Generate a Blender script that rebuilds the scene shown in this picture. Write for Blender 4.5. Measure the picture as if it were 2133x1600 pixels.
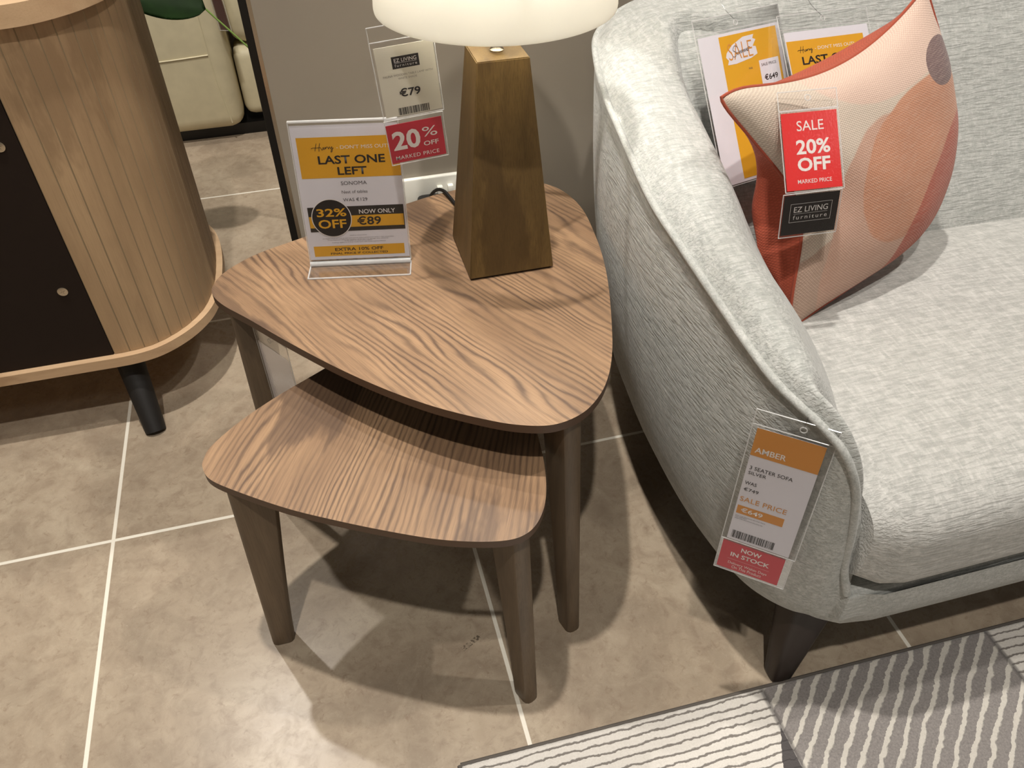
import bpy, bmesh, math, random
from mathutils import Vector, Matrix, Euler, noise
S = bpy.context.scene
for o in list(bpy.data.objects): bpy.data.objects.remove(o)
random.seed(7)
PI = math.pi
# ------------------------------------------------------------------ camera
cd = bpy.data.cameras.new('camera'); cam = bpy.data.objects.new('camera', cd)
S.collection.objects.link(cam); S.camera = cam
cd.sensor_fit = 'HORIZONTAL'; cd.sensor_width = 36.0
cd.lens = 1668.514 / 2133 * 36.0
cd.clip_start = 0.05; cd.clip_end = 60
CR = Vector((0.96579249, -0.25906745, -0.01135421)); CU = Vector((0.18197847, 0.64591437, 0.74140304)); CF = Vector((0.18473955, 0.71810771, -0.67096394))
m = Matrix((( CR.x, CU.x, -CF.x, 0.460531), (CR.y, CU.y, -CF.y, -1.001401), (CR.z, CU.z, -CF.z, 1.125901), (0, 0, 0, 1)))
cam.matrix_world = m
# ------------------------------------------------------------------ world, lights, exposure
w = bpy.data.worlds.new('world'); S.world = w; w.use_nodes = True
w.node_tree.nodes['Background'].inputs[0].default_value = (1.0, 0.96, 0.90, 1)
w.node_tree.nodes['Background'].inputs[1].default_value = 0.16
S.view_settings.view_transform = 'Standard'; S.view_settings.look = 'None'
S.view_settings.gamma = 1; S.view_settings.use_curve_mapping = False
S.view_settings.exposure = 0.02
def downlight(name, loc, power, col=(1, 0.945, 0.87), size=0.09, aim=None):
    l = bpy.data.lights.new(name, 'AREA'); l.shape = 'DISK'; l.size = size; l.energy = power; l.color = col
    o = bpy.data.objects.new(name, l); S.collection.objects.link(o); o.location = loc
    if aim is not None:
        d = Vector(aim) - Vector(loc); o.rotation_euler = d.to_track_quat('-Z', 'Y').to_euler()
    return o
downlight('ceiling_spot', (0.34, -0.05, 3.95), 88)
downlight('ceiling_spot', (0.25, -1.7, 3.95), 62, aim=(0.7, -0.2, 0.3))
downlight('ceiling_spot', (-0.35, 1.55, 3.95), 42)
downlight('ceiling_spot', (2.4, -0.45, 3.95), 36, aim=(1.5, -0.2, 0.3))
def fill_light(loc, power, size=(1.2, 0.6)):  # unseen soft area lamps, added only as fill light
    o = downlight('added_fill_light', loc, power, col=(1, 0.97, 0.93)); o.data.shape = 'RECTANGLE'; o.data.size = size[0]; o.data.size_y = size[1]
fill_light((-2.4, -2.6, 3.95), 10)
fill_light((3.2, -2.9, 3.95), 10)

# ------------------------------------------------------------------ node helpers
def lin(c):
    return tuple(((v / 255 / 12.92) if v / 255 <= 0.04045 else ((v / 255 + 0.055) / 1.055) ** 2.4) for v in c) + (1,)
class NT:
    def __init__(s, name):
        s.m = bpy.data.materials.new(name); s.m.use_nodes = True; s.t = s.m.node_tree; s.n = s.t.nodes
        s.b = s.n['Principled BSDF']; s.out = s.n['Material Output']
    def add(s, typ, **kw):
        n = s.n.new(typ)
        for k, v in kw.items(): setattr(n, k, v)
        return n
    def put(s, sock, v):
        if v is None: return
        if isinstance(v, bpy.types.NodeSocket): s.t.links.new(v, sock)
        else: sock.default_value = v
    def math(s, op, a, b=None, c=None, clamp=False):
        n = s.add('ShaderNodeMath', operation=op, use_clamp=clamp)
        for i, v in enumerate((a, b, c)): s.put(n.inputs[i], v)
        return n.outputs[0]
    def coord(s, kind='Object'):
        return s.add('ShaderNodeTexCoord').outputs[kind]
    def map(s, v, loc=(0, 0, 0), rot=(0, 0, 0), scale=(1, 1, 1)):
        n = s.add('ShaderNodeMapping'); s.put(n.inputs[0], v)
        n.inputs['Location'].default_value = loc; n.inputs['Rotation'].default_value = rot; n.inputs['Scale'].default_value = scale
        return n.outputs[0]
    def noise(s, v, scale=5, detail=3, rough=0.55, dist=0.0):
        n = s.add('ShaderNodeTexNoise'); s.put(n.inputs['Vector'], v); n.inputs['Scale'].default_value = scale
        n.inputs['Detail'].default_value = detail; n.inputs['Roughness'].default_value = rough; n.inputs['Distortion'].default_value = dist
        return n.outputs[0]
    def ramp(s, f, stops):
        n = s.add('ShaderNodeValToRGB'); s.put(n.inputs[0], f); e = n.color_ramp.elements
        while len(e) < len(stops): e.new(0.5)
        for i, (p, c) in enumerate(stops):
            e[i].position = p; e[i].color = c if isinstance(c, tuple) else (c, c, c, 1)
        return n.outputs[0]
    def mix(s, f, a, b, mode='MIX'):
        n = s.add('ShaderNodeMix', data_type='RGBA', blend_type=mode)
        s.put(n.inputs[0], f); s.put(n.inputs[6], a); s.put(n.inputs[7], b)
        return n.outputs[2]
    def sep(s, v):
        n = s.add('ShaderNodeSeparateXYZ'); s.put(n.inputs[0], v); return n.outputs
    def comb(s, x, y, z=0.0):
        n = s.add('ShaderNodeCombineXYZ'); s.put(n.inputs[0], x); s.put(n.inputs[1], y); s.put(n.inputs[2], z); return n.outputs[0]
    def bump(s, h, strength=0.3, dist=0.002):
        n = s.add('ShaderNodeBump'); s.put(n.inputs['Height'], h); n.inputs['Strength'].default_value = strength; n.inputs['Distance'].default_value = dist
        s.t.links.new(n.outputs[0], s.b.inputs['Normal']); return n
    def done(s, col=None, rough=None, metal=None, spec=None):
        s.put(s.b.inputs['Base Color'], col); s.put(s.b.inputs['Roughness'], rough); s.put(s.b.inputs['Metallic'], metal); s.put(s.b.inputs['Specular IOR Level'], spec)
        return s.m
def plain(name, c, rough=0.5, metal=0.0, spec=0.5, var=0.03, scale=40):
    t = NT(name); b = lin(c)
    n = t.noise(t.coord(), scale, 2)
    lo = tuple(v * (1 - var) for v in b[:3]) + (1,); hi = tuple(min(1, v * (1 + var)) for v in b[:3]) + (1,)
    return t.done(t.ramp(n, [(0.3, lo), (0.7, hi)]), rough, metal, spec)
def wood(name, angle, base, light, dark, freq=70, amp=7.0, rough=0.42, axis='Z', nscale=(2.2, 9.0), off=(0, 0, 0), fibre=0.5, lines=0.85):
    t = NT(name); v = t.coord()
    if axis == 'Z': v = t.map(v, off, (0, 0, -angle))
    elif axis == 'VERT': v = t.map(v, off, (0, PI / 2, 0))
    else: v = t.map(v, off)
    x, y, z = t.sep(v)
    big = t.noise(t.comb(t.math('MULTIPLY', x, nscale[0]), t.math('MULTIPLY', y, nscale[1]), t.math('MULTIPLY', z, nscale[1])), 1.0, 2, 0.45)
    wob = t.noise(t.comb(t.math('MULTIPLY', x, 25.0), t.math('MULTIPLY', y, 90.0), t.math('MULTIPLY', z, 90.0)), 1.0, 2, 0.6)
    ph = t.math('ADD', t.math('MULTIPLY', t.math('ADD', y, z), freq), t.math('MULTIPLY', big, amp))
    ph = t.math('ADD', ph, t.math('MULTIPLY', wob, 0.55))
    sn = t.math('ADD', t.math('MULTIPLY', t.math('SINE', t.math('MULTIPLY', ph, 2 * PI)), 0.5), 0.5)
    sn = t.math('POWER', sn, 2.2)
    fib = t.noise(t.comb(t.math('MULTIPLY', x, 18.0), t.math('MULTIPLY', y, 700.0), t.math('MULTIPLY', z, 700.0)), 1.0, 3, 0.7)
    patch = t.noise(t.comb(t.math('MULTIPLY', x, 3.5), t.math('MULTIPLY', y, 16.0), t.math('MULTIPLY', z, 16.0)), 1.0, 3, 0.6)
    c = t.mix(t.ramp(patch, [(0.35, 0.0), (0.65, 1.0)]), base, light)
    fade = t.ramp(t.noise(t.comb(t.math('MULTIPLY', x, 5.0), t.math('MULTIPLY', y, 22.0), t.math('MULTIPLY', z, 22.0)), 1.0, 2), [(0.32, 0.12), (0.62, 1.0)])
    c = t.mix(t.math('MULTIPLY', t.math('MULTIPLY', sn, fade), lines), c, dark)
    # broad darker heartwood flecks
    fl = t.ramp(t.math('ADD', big, t.math('MULTIPLY', t.math('SUBTRACT', wob, 0.5), 0.12)), [(0.59, 0.0), (0.63, 0.6)])
    c = t.mix(fl, c, dark)
    c = t.mix(t.math('MULTIPLY', t.ramp(fib, [(0.45, 0.0), (0.75, 1.0)]), fibre), c, dark)
    t.bump(t.math('SUBTRACT', t.math('MULTIPLY', fib, -0.6), sn), 0.12, 0.0006)
    return t.done(c, rough, 0.0, 0.4)
def fabric(name, stretch, c1, c2, c3, strength=0.5, cross=(200, 40, 200)):
    """crinkled chenille: creases long in one direction; stretch = scale vector"""
    t = NT(name); v = t.coord()
    wob = t.noise(v, 14, 2)
    x, y, z = t.sep(v)
    vv = t.comb(t.math('MULTIPLY', x, stretch[0]), t.math('MULTIPLY', y, stretch[1]), t.math('MULTIPLY', z, stretch[2]))
    n1 = t.noise(vv, 1.0, 2, 0.5, 0.5)
    n2 = t.noise(v, 520, 2, 0.7)
    n3 = t.noise(v, 90, 2, 0.6)
    crs = t.noise(t.map(v, (0, 0, 0), (0, 0, 0), cross), 1.0, 2, 0.6)
    rr = t.ramp(n1, [(0.36, 0.0), (0.56, 1.0)])
    c = t.mix(t.ramp(n3, [(0.35, 0.0), (0.65, 1.0)]), c1, c2)
    c = t.mix(t.ramp(crs, [(0.5, 0.0), (0.72, 0.55)]), c, c3)
    c = t.mix(t.ramp(n2, [(0.5, 0.0), (0.75, 0.5)]), c, c3)
    c = t.mix(t.math('MULTIPLY', t.math('SUBTRACT', 1.0, rr), 0.30), c, tuple(k * 0.5 for k in c1[:3]) + (1,))
    h = t.math('ADD', t.math('MULTIPLY', rr, 1.0), t.math('MULTIPLY', n2, 0.25))
    t.bump(h, strength, 0.0016)
    t.b.inputs['Sheen Weight'].default_value = 0.25; t.b.inputs['Sheen Roughness'].default_value = 0.5
    return t.done(c, 0.85, 0.0, 0.25)
def film(name, tint=(0.985, 0.985, 0.985, 1), gloss=0.10, rough=0.08):
    m_ = bpy.data.materials.new(name); m_.use_nodes = True; t = m_.node_tree; t.nodes.clear()
    o = t.nodes.new('ShaderNodeOutputMaterial'); mx = t.nodes.new('ShaderNodeMixShader')
    tr = t.nodes.new('ShaderNodeBsdfTransparent'); gl = t.nodes.new('ShaderNodeBsdfGlossy'); lw = t.nodes.new('ShaderNodeFresnel')
    ns = t.nodes.new('ShaderNodeTexNoise'); ns.inputs['Scale'].default_value = 30; bp = t.nodes.new('ShaderNodeBump'); bp.inputs['Strength'].default_value = 0.08; bp.inputs['Distance'].default_value = 0.002
    tr.inputs[0].default_value = tint; gl.inputs['Roughness'].default_value = rough; lw.inputs['IOR'].default_value = 1.45
    ad = t.nodes.new('ShaderNodeMath'); ad.operation = 'MULTIPLY_ADD'; ad.inputs[1].default_value = 0.45; ad.inputs[2].default_value = gloss * 0.12
    t.links.new(ns.outputs[0], bp.inputs['Height']); t.links.new(bp.outputs[0], gl.inputs['Normal'])
    t.links.new(lw.outputs[0], ad.inputs[0]); t.links.new(ad.outputs[0], mx.inputs[0])
    t.links.new(tr.outputs[0], mx.inputs[1]); t.links.new(gl.outputs[0], mx.inputs[2]); t.links.new(mx.outputs[0], o.inputs[0])
    return m_

# ------------------------------------------------------------------ materials
M = {}
def floor_mat():
    t = NT('floor_tiles'); v = t.coord(); x, y, z = t.sep(v)
    def grid(a):
        f = t.math('FRACT', t.math('ADD', t.math('DIVIDE', a, 0.6), 0.5))
        return t.math('ABSOLUTE', t.math('MULTIPLY', t.math('SUBTRACT', f, 0.5), 0.6))
    d = t.math('MINIMUM', grid(x), grid(y))
    gm = t.ramp(t.math('MULTIPLY', d, 100.0), [(0.27, 1.0), (0.34, 0.0)])
    cell = t.add('ShaderNodeTexWhiteNoise', noise_dimensions='2D')
    t.put(cell.inputs['Vector'], t.comb(t.math('FLOOR', t.math('DIVIDE', x, 0.6)), t.math('FLOOR', t.math('DIVIDE', y, 0.6))))
    off = t.add('ShaderNodeVectorMath', operation='MULTIPLY_ADD'); t.put(off.inputs[0], cell.outputs['Color']); off.inputs[1].default_value = (7, 7, 7); t.put(off.inputs[2], v)
    vv = off.outputs[0]
    n1 = t.noise(vv, 4.5, 5, 0.62, 0.9); n2 = t.noise(vv, 38, 5, 0.7, 0.6); n3 = t.noise(vv, 170, 3, 0.7)
    c = t.ramp(n1, [(0.3, lin((148, 133, 115))), (0.5, lin((167, 151, 131))), (0.72, lin((184, 170, 149)))])
    c = t.mix(t.ramp(n2, [(0.46, 0.0), (0.72, 0.6)]), c, lin((134, 116, 99)))
    c = t.mix(t.ramp(t.noise(vv, 13, 6, 0.7, 1.5), [(0.48, 0.0), (0.72, 0.4)]), c, lin((188, 174, 153)))
    c = t.mix(t.ramp(n3, [(0.62, 0.0), (0.8, 0.35)]), c, lin((205, 190, 168)))
    c = t.mix(t.ramp(t.noise(vv, 85, 4, 0.75, 0.8), [(0.56, 0.0), (0.72, 0.5)]), c, lin((122, 100, 82)))
    # small dark scuff on the tile in front of the small table
    sx = t.math('SUBTRACT', x, 0.555); sy = t.math('SUBTRACT', y, -0.355)
    al = t.math('ABSOLUTE', t.math('ADD', t.math('MULTIPLY', sx, 0.89), t.math('MULTIPLY', sy, 0.45)))
    ac = t.math('ABSOLUTE', t.math('SUBTRACT', t.math('MULTIPLY', sy, 0.89), t.math('MULTIPLY', sx, 0.45)))
    sc = t.math('MULTIPLY', t.math('LESS_THAN', al, 0.017), t.math('LESS_THAN', ac, 0.004))
    sc = t.math('MULTIPLY', sc, t.ramp(t.noise(v, 260, 2), [(0.45, 0.0), (0.6, 0.8)]))
    c = t.mix(sc, c, lin((70, 60, 50)))
    c = t.mix(gm, c, lin((232, 226, 212)))
    r = t.math('ADD', t.math('MULTIPLY', n2, 0.12), 0.22)
    t.bump(t.math('SUBTRACT', t.math('MULTIPLY', n2, 0.25), gm), 0.12, 0.001)
    return t.done(c, r, 0.0, 0.42)
M['floor'] = floor_mat()
M['wall'] = plain('taupe_wall_paint', (150, 141, 128), 0.6, var=0.02, scale=3)
M['wallwhite'] = plain('white_wall_paint', (150, 146, 138), 0.7)
M['ceil'] = plain('ceiling_paint', (120, 118, 114), 0.8)
M['black'] = plain('black_metal', (10, 9, 9), 0.35)
M['silver'] = plain('brushed_metal', (190, 180, 165), 0.25, 1.0)
GB, GL, GD = lin((140, 111, 85)), lin((164, 132, 101)), lin((86, 67, 55))
M['top_big'] = wood('walnut_veneer', math.radians(-62), GB, GL, GD, freq=100, amp=13.0)
M['top_small'] = wood('walnut_veneer_small', math.radians(65), GB, GL, GD, freq=125, amp=11.0, off=(3, 1.7, 0))
M['leg_wood'] = wood('walnut_leg', 0, lin((94, 79, 62)), lin((110, 93, 74)), lin((68, 56, 44)), freq=45, amp=2.5, axis='VERT', fibre=0.5, lines=0.3, rough=0.4)
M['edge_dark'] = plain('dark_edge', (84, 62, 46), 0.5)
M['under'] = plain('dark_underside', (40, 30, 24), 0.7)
M['lamp_wood'] = wood('bamboo_lamp', 0, lin((98, 77, 42)), lin((114, 91, 52)), lin((68, 50, 26)), freq=30, amp=2.0, axis='VERT', fibre=0.6, lines=0.3, rough=0.5)
M['oak'] = wood('oak_slat', 0, lin((166, 138, 106)), lin((182, 153, 118)), lin((136, 110, 82)), freq=20, amp=2.0, axis='VERT', fibre=0.3, lines=0.25, rough=0.55)
M['oak_top'] = wood('oak_rim', 0, lin((196, 164, 130)), lin((208, 178, 142)), lin((164, 132, 100)), freq=30, amp=2.0, axis='X', fibre=0.3, lines=0.25, rough=0.5)
M['groove'] = plain('grey_groove', (146, 126, 98), 0.8)
M['dark_panel'] = plain('dark_brown_panel', (36, 26, 20), 0.75, spec=0.2)
M['dark_leg'] = plain('black_leg', (24, 21, 19), 0.6)
M['sofa_leg'] = plain('espresso_leg', (48, 38, 33), 0.45)
F1, F2, F3 = lin((165, 167, 163)), lin((181, 182, 178)), lin((205, 205, 202))
M['fab_x'] = fabric('chenille_across', (34, 290, 290), F1, F2, F3, 0.4)
M['fab_y'] = fabric('chenille_along', (290, 34, 290), F1, F2, F3, 0.4, (40, 200, 200))
M['fab_seat'] = fabric('chenille_seat', (34, 290, 290), lin((172, 172, 168)), lin((188, 187, 183)), lin((211, 209, 205)), 0.42)
M['piping'] = fabric('chenille_piping', (420, 420, 420), F1, F2, F3, 0.12)
M['cloth_dark'] = plain('underside_cloth', (20, 18, 17), 0.9)
M['film'] = film('clear_plastic_film')
M['acrylic'] = film('clear_acrylic', (0.995, 0.995, 0.995, 1), 0.1, 0.03)
M['acrylic_edge'] = film('acrylic_edge', (0.82, 0.82, 0.82, 1), 0.9, 0.12)
M['acrylic_edge'] = plain('acrylic_edge', (235, 235, 235), 0.15); M['acrylic_edge'].node_tree.nodes['Principled BSDF'].inputs['Alpha'].default_value = 0.42  # whitish colour paints in the bright highlights along clear edges
M['cord'] = film('clear_cord', (0.75, 0.75, 0.75, 1), 0.8, 0.2)
M['paper'] = plain('white_paper', (226, 223, 230), 0.55, var=0.01)
M['paper_warm'] = plain('cream_paper', (226, 221, 206), 0.55, var=0.01)
M['yellow'] = plain('print_yellow', (224, 166, 36), 0.55, var=0.01)
M['amber'] = plain('print_amber', (214, 146, 66), 0.5, var=0.01)
M['ink'] = plain('print_black', (32, 26, 26), 0.55, var=0.01)
M['grey_ink'] = plain('print_grey', (92, 88, 92), 0.55, var=0.01)
M['lite_ink'] = plain('print_light_grey', (150, 142, 132), 0.55, var=0.01)
M['white_ink'] = plain('print_white', (238, 232, 228), 0.55, var=0.01)
M['red'] = plain('print_red', (226, 44, 42), 0.5, var=0.01)
M['crimson'] = plain('print_crimson', (196, 36, 58), 0.5, var=0.01)
M['rose'] = plain('print_rose', (206, 70, 80), 0.5, var=0.01)
M['socket'] = plain('white_plastic', (228, 226, 216), 0.35, var=0.01)
M['leather'] = plain('cream_leather', (212, 202, 170), 0.5, var=0.05, scale=25)
M['rubber'] = plain('black_rubber', (14, 13, 13), 0.5)
M['leaf'] = plain('leaf_green', (30, 54, 18), 0.6, spec=0.2, var=0.3, scale=20)
M['stem'] = plain('stem_green', (120, 150, 70), 0.5)
M['pot'] = plain('white_pot', (220, 216, 208), 0.4)
M['soil'] = plain('soil', (50, 38, 28), 0.95)

# ------------------------------------------------------------------ object helpers
WM = {}
def link(name, me, mat, parent=None, mats=None):
    o = bpy.data.objects.new(name, me); S.collection.objects.link(o)
    if mats:
        for x in mats: me.materials.append(x)
    elif mat: me.materials.append(mat)
    if parent is not None:
        me.transform(WM[parent.name].inverted()); o.parent = parent; WM[o.name] = WM[parent.name]
    else: WM[o.name] = Matrix.Identity(4)
    return o
def obj(name, bm, mat, parent=None, smooth=True, angle=40, mats=None, local=False):
    me = bpy.data.meshes.new(name)
    if local and parent is not None: bm.transform(WM[parent.name])
    bmesh.ops.recalc_face_normals(bm, faces=bm.faces)
    if smooth:
        for f in bm.faces: f.smooth = True
        lim = math.radians(angle)
        for e in bm.edges:
            if len(e.link_faces) == 2 and e.calc_face_angle(0) > lim: e.smooth = False
    bm.to_mesh(me); bm.free()
    return link(name, me, mat, parent, mats)
def tag(o, label, cat, group=None):
    o['label'] = label; o['category'] = cat
    if group: o['group'] = group
    return o
def thing(name, label, cat, mat4=None, group=None):
    o = bpy.data.objects.new(name, None); S.collection.objects.link(o); o.empty_display_size = 0.05
    mat4 = mat4 if mat4 is not None else Matrix.Identity(4)
    o.matrix_world = mat4; WM[o.name] = mat4.copy()
    return tag(o, label, cat, group)
def struct(o): o['kind'] = 'structure'; return o
def place(loc, rot=(0, 0, 0)): return Matrix.Translation(loc) @ Euler(rot, 'XYZ').to_matrix().to_4x4()
def box(bm, lo, hi, bev=0.0, seg=2):
    vs = [bm.verts.new((x, y, z)) for x in (lo[0], hi[0]) for y in (lo[1], hi[1]) for z in (lo[2], hi[2])]
    fs = [(0, 1, 3, 2), (4, 6, 7, 5), (0, 4, 5, 1), (2, 3, 7, 6), (0, 2, 6, 4), (1, 5, 7, 3)]
    F = [bm.faces.new([vs[i] for i in f]) for f in fs]
    if bev > 0:
        es = set(e for f in F for e in f.edges)
        bmesh.ops.bevel(bm, geom=list(es), offset=bev, segments=seg, profile=0.5, affect='EDGES')
    return bm
def bx(lo, hi, bev=0.0, seg=2): return box(bmesh.new(), lo, hi, bev, seg)
def tube(bm, pts, r, n=8, cap=True):
    pts = [Vector(p) for p in pts]; rs = r if isinstance(r, (list, tuple)) else [r] * len(pts)
    rings = []; up = Vector((0.13, 0.31, 0.94)).normalized()
    prev = None
    for i, p in enumerate(pts):
        d = (pts[min(i + 1, len(pts) - 1)] - pts[max(i - 1, 0)]).normalized()
        a = d.cross(up) if prev is None else prev - d * prev.dot(d)
        if a.length < 1e-6: a = d.cross(Vector((1, 0, 0)))
        a.normalize(); b = d.cross(a); prev = a
        rings.append([bm.verts.new(p + (a * math.cos(2 * PI * k / n) + b * math.sin(2 * PI * k / n)) * rs[i]) for k in range(n)])
    for A, B in zip(rings, rings[1:]):
        for k in range(n): bm.faces.new((A[k], A[(k + 1) % n], B[(k + 1) % n], B[k]))
    if cap:
        bm.faces.new(rings[0][::-1]); bm.faces.new(rings[-1])
    return bm
def lathe(bm, prof, c, n=48, capb=False, capt=False):
    rings = []
    for r, z in prof: rings.append([bm.verts.new((c[0] + r * math.cos(2 * PI * k / n), c[1] + r * math.sin(2 * PI * k / n), z)) for k in range(n)])
    for A, B in zip(rings, rings[1:]):
        for k in range(n): bm.faces.new((A[k], A[(k + 1) % n], B[(k + 1) % n], B[k]))
    if capb: bm.faces.new(rings[0][::-1])
    if capt: bm.faces.new(rings[-1])
    return bm
def cr(P, t, closed=False):
    """Catmull-Rom through list of tuples"""
    n = len(P); k = int(math.floor(t)); f = t - k
    g = (lambda i: P[i % n]) if closed else (lambda i: P[max(0, min(n - 1, i))])
    a, b, c, d = (Vector(g(k + i)) for i in (-1, 0, 1, 2))
    return 0.5 * ((2 * b) + (c - a) * f + (2 * a - 5 * b + 4 * c - d) * f * f + (3 * b - a - 3 * c + d) * f ** 3)
def spline(P, per=8, closed=False):
    n = len(P) if closed else len(P) - 1
    out = [cr(P, i / per, closed) for i in range(n * per)]
    if not closed: out.append(Vector(P[-1]))
    return out
def prism(bm, loop, z0, z1, bev=0.0):
    lo = [bm.verts.new((p[0], p[1], z0)) for p in loop]; hi = [bm.verts.new((p[0], p[1], z1)) for p in loop]
    n = len(loop)
    b = bm.faces.new(lo[::-1]); t_ = bm.faces.new(hi)
    for k in range(n): bm.faces.new((lo[k], lo[(k + 1) % n], hi[(k + 1) % n], hi[k]))
    if bev > 0:
        bmesh.ops.bevel(bm, geom=list(set(list(b.edges) + list(t_.edges))), offset=bev, segments=2, affect='EDGES', profile=0.6)
    return bm

# ------------------------------------------------------------------ printed cards
class Card:
    """flat printed card in the thing's local frame: x right, z up, printed side faces -y"""
    def __init__(s, parent, name, x0, z0, w, h, mat, y=0.0, roll=0.0, label=None, M4=None):
        s.x0, s.z0, s.w, s.h, s.y, s.parent = x0, z0, w, h, y, parent
        s.M = M4 if M4 is not None else Matrix.Identity(4)
        bm = bx((x0, y, z0), (x0 + w, y + 0.0005, z0 + h)); bm.transform(s.M)
        s.o = obj(name, bm, mat, parent, False, local=True)
        if label: s.o['label'] = label
        s.acc = {}
    def bm(s, key, name, one=False):
        k = (key, name, 0 if one else len(s.acc))
        if k not in s.acc: s.acc[k] = bmesh.new()
        return s.acc[k]
    def P(s, u, v, lay): return Vector((s.x0 + u * s.w, s.y - 0.00015 * lay, s.z0 + v * s.h))
    def poly(s, key, pts, lay=1, name='printed_band', one=False):
        b = s.bm(key, name, one); b.faces.new([b.verts.new(s.P(u, v, lay)) for u, v in pts])
    def rect(s, key, u0, v0, u1, v1, lay=1, name='printed_band', one=False): s.poly(key, [(u0, v0), (u1, v0), (u1, v1), (u0, v1)], lay, name, one)
    def circle(s, key, u, v, r, lay=1, n=48):  # r in metres
        s.poly(key, [(u + r / s.w * math.cos(2 * PI * k / n), v + r / s.h * math.sin(2 * PI * k / n)) for k in range(n)], lay, 'printed_badge')
    def text(s, key, txt, u0, v0, u1, v1, bold=0.0, lay=2, space=1.0, shear=0.0):
        c = bpy.data.curves.new('t', 'FONT'); c.body = txt; c.size = 1.0; c.offset = bold; c.resolution_u = 3; c.space_character = space; c.shear = shear
        o = bpy.data.objects.new('t', c); me = bpy.data.meshes.new_from_object(o)
        xs = [p.co.x for p in me.vertices]; ys = [p.co.y for p in me.vertices]
        a, b_, cc, d = min(xs), max(xs), min(ys), max(ys)
        p0 = s.P(u0, v0, lay); p1 = s.P(u1, v1, lay)
        sx = (p1.x - p0.x) / (b_ - a); sz = (p1.z - p0.z) / (d - cc)
        for q in me.vertices: q.co = Vector((p0.x + (q.co.x - a) * sx, p0.y, p0.z + (q.co.y - cc) * sz))
        s.bm(key, 'lettering').from_mesh(me)
        bpy.data.meshes.remove(me); bpy.data.objects.remove(o); bpy.data.curves.remove(c)
    def barcode(s, key, u0, v0, u1, v1, n=34, lay=1, seed=3):
        r = random.Random(seed); u = u0; step = (u1 - u0) / n
        for i in range(n):
            wd = step * r.choice((0.35, 0.5, 0.8)); s.rect(key, u0 + i * step, v0, u0 + i * step + wd, v1, lay, 'barcode', True)
    def stroke(s, key, pts, wd, lay=3):
        """hand-written line: pts in uv, wd metres"""
        P = spline([(u, v, 0) for u, v in pts], 6); b = s.bm(key, 'handwriting', True); prev = None
        for i, p in enumerate(P):
            q = P[min(i + 1, len(P) - 1)] - P[max(i - 1, 0)]; d = Vector((q.x * s.w, q.y * s.h)); d = d.normalized() if d.length > 0 else Vector((1, 0))
            nrm = Vector((-d.y / s.w, d.x / s.h)) * wd * 0.5
            a, c = b.verts.new(s.P(p.x + nrm.x, p.y + nrm.y, lay)), b.verts.new(s.P(p.x - nrm.x, p.y - nrm.y, lay))
            if prev: b.faces.new((prev[0], prev[1], c, a))
            prev = (a, c)
    def done(s, mats, names):
        for (k, nm, _), b in s.acc.items():
            b.transform(s.M)
            mm = bpy.data.meshes.new(nm); b.transform(WM[s.parent.name]); b.normal_update()
            b.to_mesh(mm); b.free(); link(nm, mm, M[mats[k]], s.o)
        return s.o
def hurry(c, key, u0, v0, u1, v1, wd=0.0007):
    def m_(L): return [(u0 + a * (u1 - u0), v0 + b * (v1 - v0)) for a, b in L]
    c.stroke(key, m_([(0.16, 0.15), (0.2, 0.5), (0.26, 0.98)]), wd)
    c.stroke(key, m_([(0.34, 0.1), (0.36, 0.5), (0.42, 1.0)]), wd)
    c.stroke(key, m_([(0.0, 0.42), (0.08, 0.5), (0.28, 0.5), (0.42, 0.52), (0.46, 0.3), (0.5, 0.28), (0.55, 0.55), (0.57, 0.3), (0.63, 0.55), (0.64, 0.35), (0.7, 0.58), (0.76, 0.5), (0.77, 0.34), (0.83, 0.58), (0.87, 0.35), (0.93, 0.6), (0.92, 0.1), (0.86, 0.0), (0.9, 0.25), (1.0, 0.45)]), wd)
def ring(bm, c, r, rr, n=16):
    pts = [(c[0] + r * math.cos(2 * PI * k / n), c[1], c[2] + r * math.sin(2 * PI * k / n)) for k in range(n + 1)]
    return tube(bm, pts, rr, 6, False)
def pocket(parent, name, x0, z0, w, h, y=0.0, th=0.0016, M4=None, welds=()):
    bm = bmesh.new(); yf = y - 0.0012
    def sheet(yy):
        n = 2; vs = [bm.verts.new(p) for p in ((x0, yy, z0), (x0 + w, yy, z0), (x0 + w, yy, z0 + h), (x0, yy, z0 + h))]; bm.faces.new(vs)
    sheet(yf); sheet(y + 0.0012)
    if M4 is not None: bm.transform(M4)
    o = obj(name, bm, M['film'], parent, False, local=True)
    b = bmesh.new()
    e = 0.0006
    for p, q in [((x0, z0), (x0 + w, z0)), ((x0 + w, z0), (x0 + w, z0 + h)), ((x0 + w, z0 + h), (x0, z0 + h)), ((x0, z0 + h), (x0, z0))] + [((x0, z), (x0 + w, z)) for z in welds]:
        tube(b, [(p[0], y, p[1]), (q[0], y, q[1])], 0.0007, 6)
    if M4 is not None: b.transform(M4)
    obj('welded_seam', b, M['acrylic_edge'], o, True, local=True)
    return o

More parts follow.
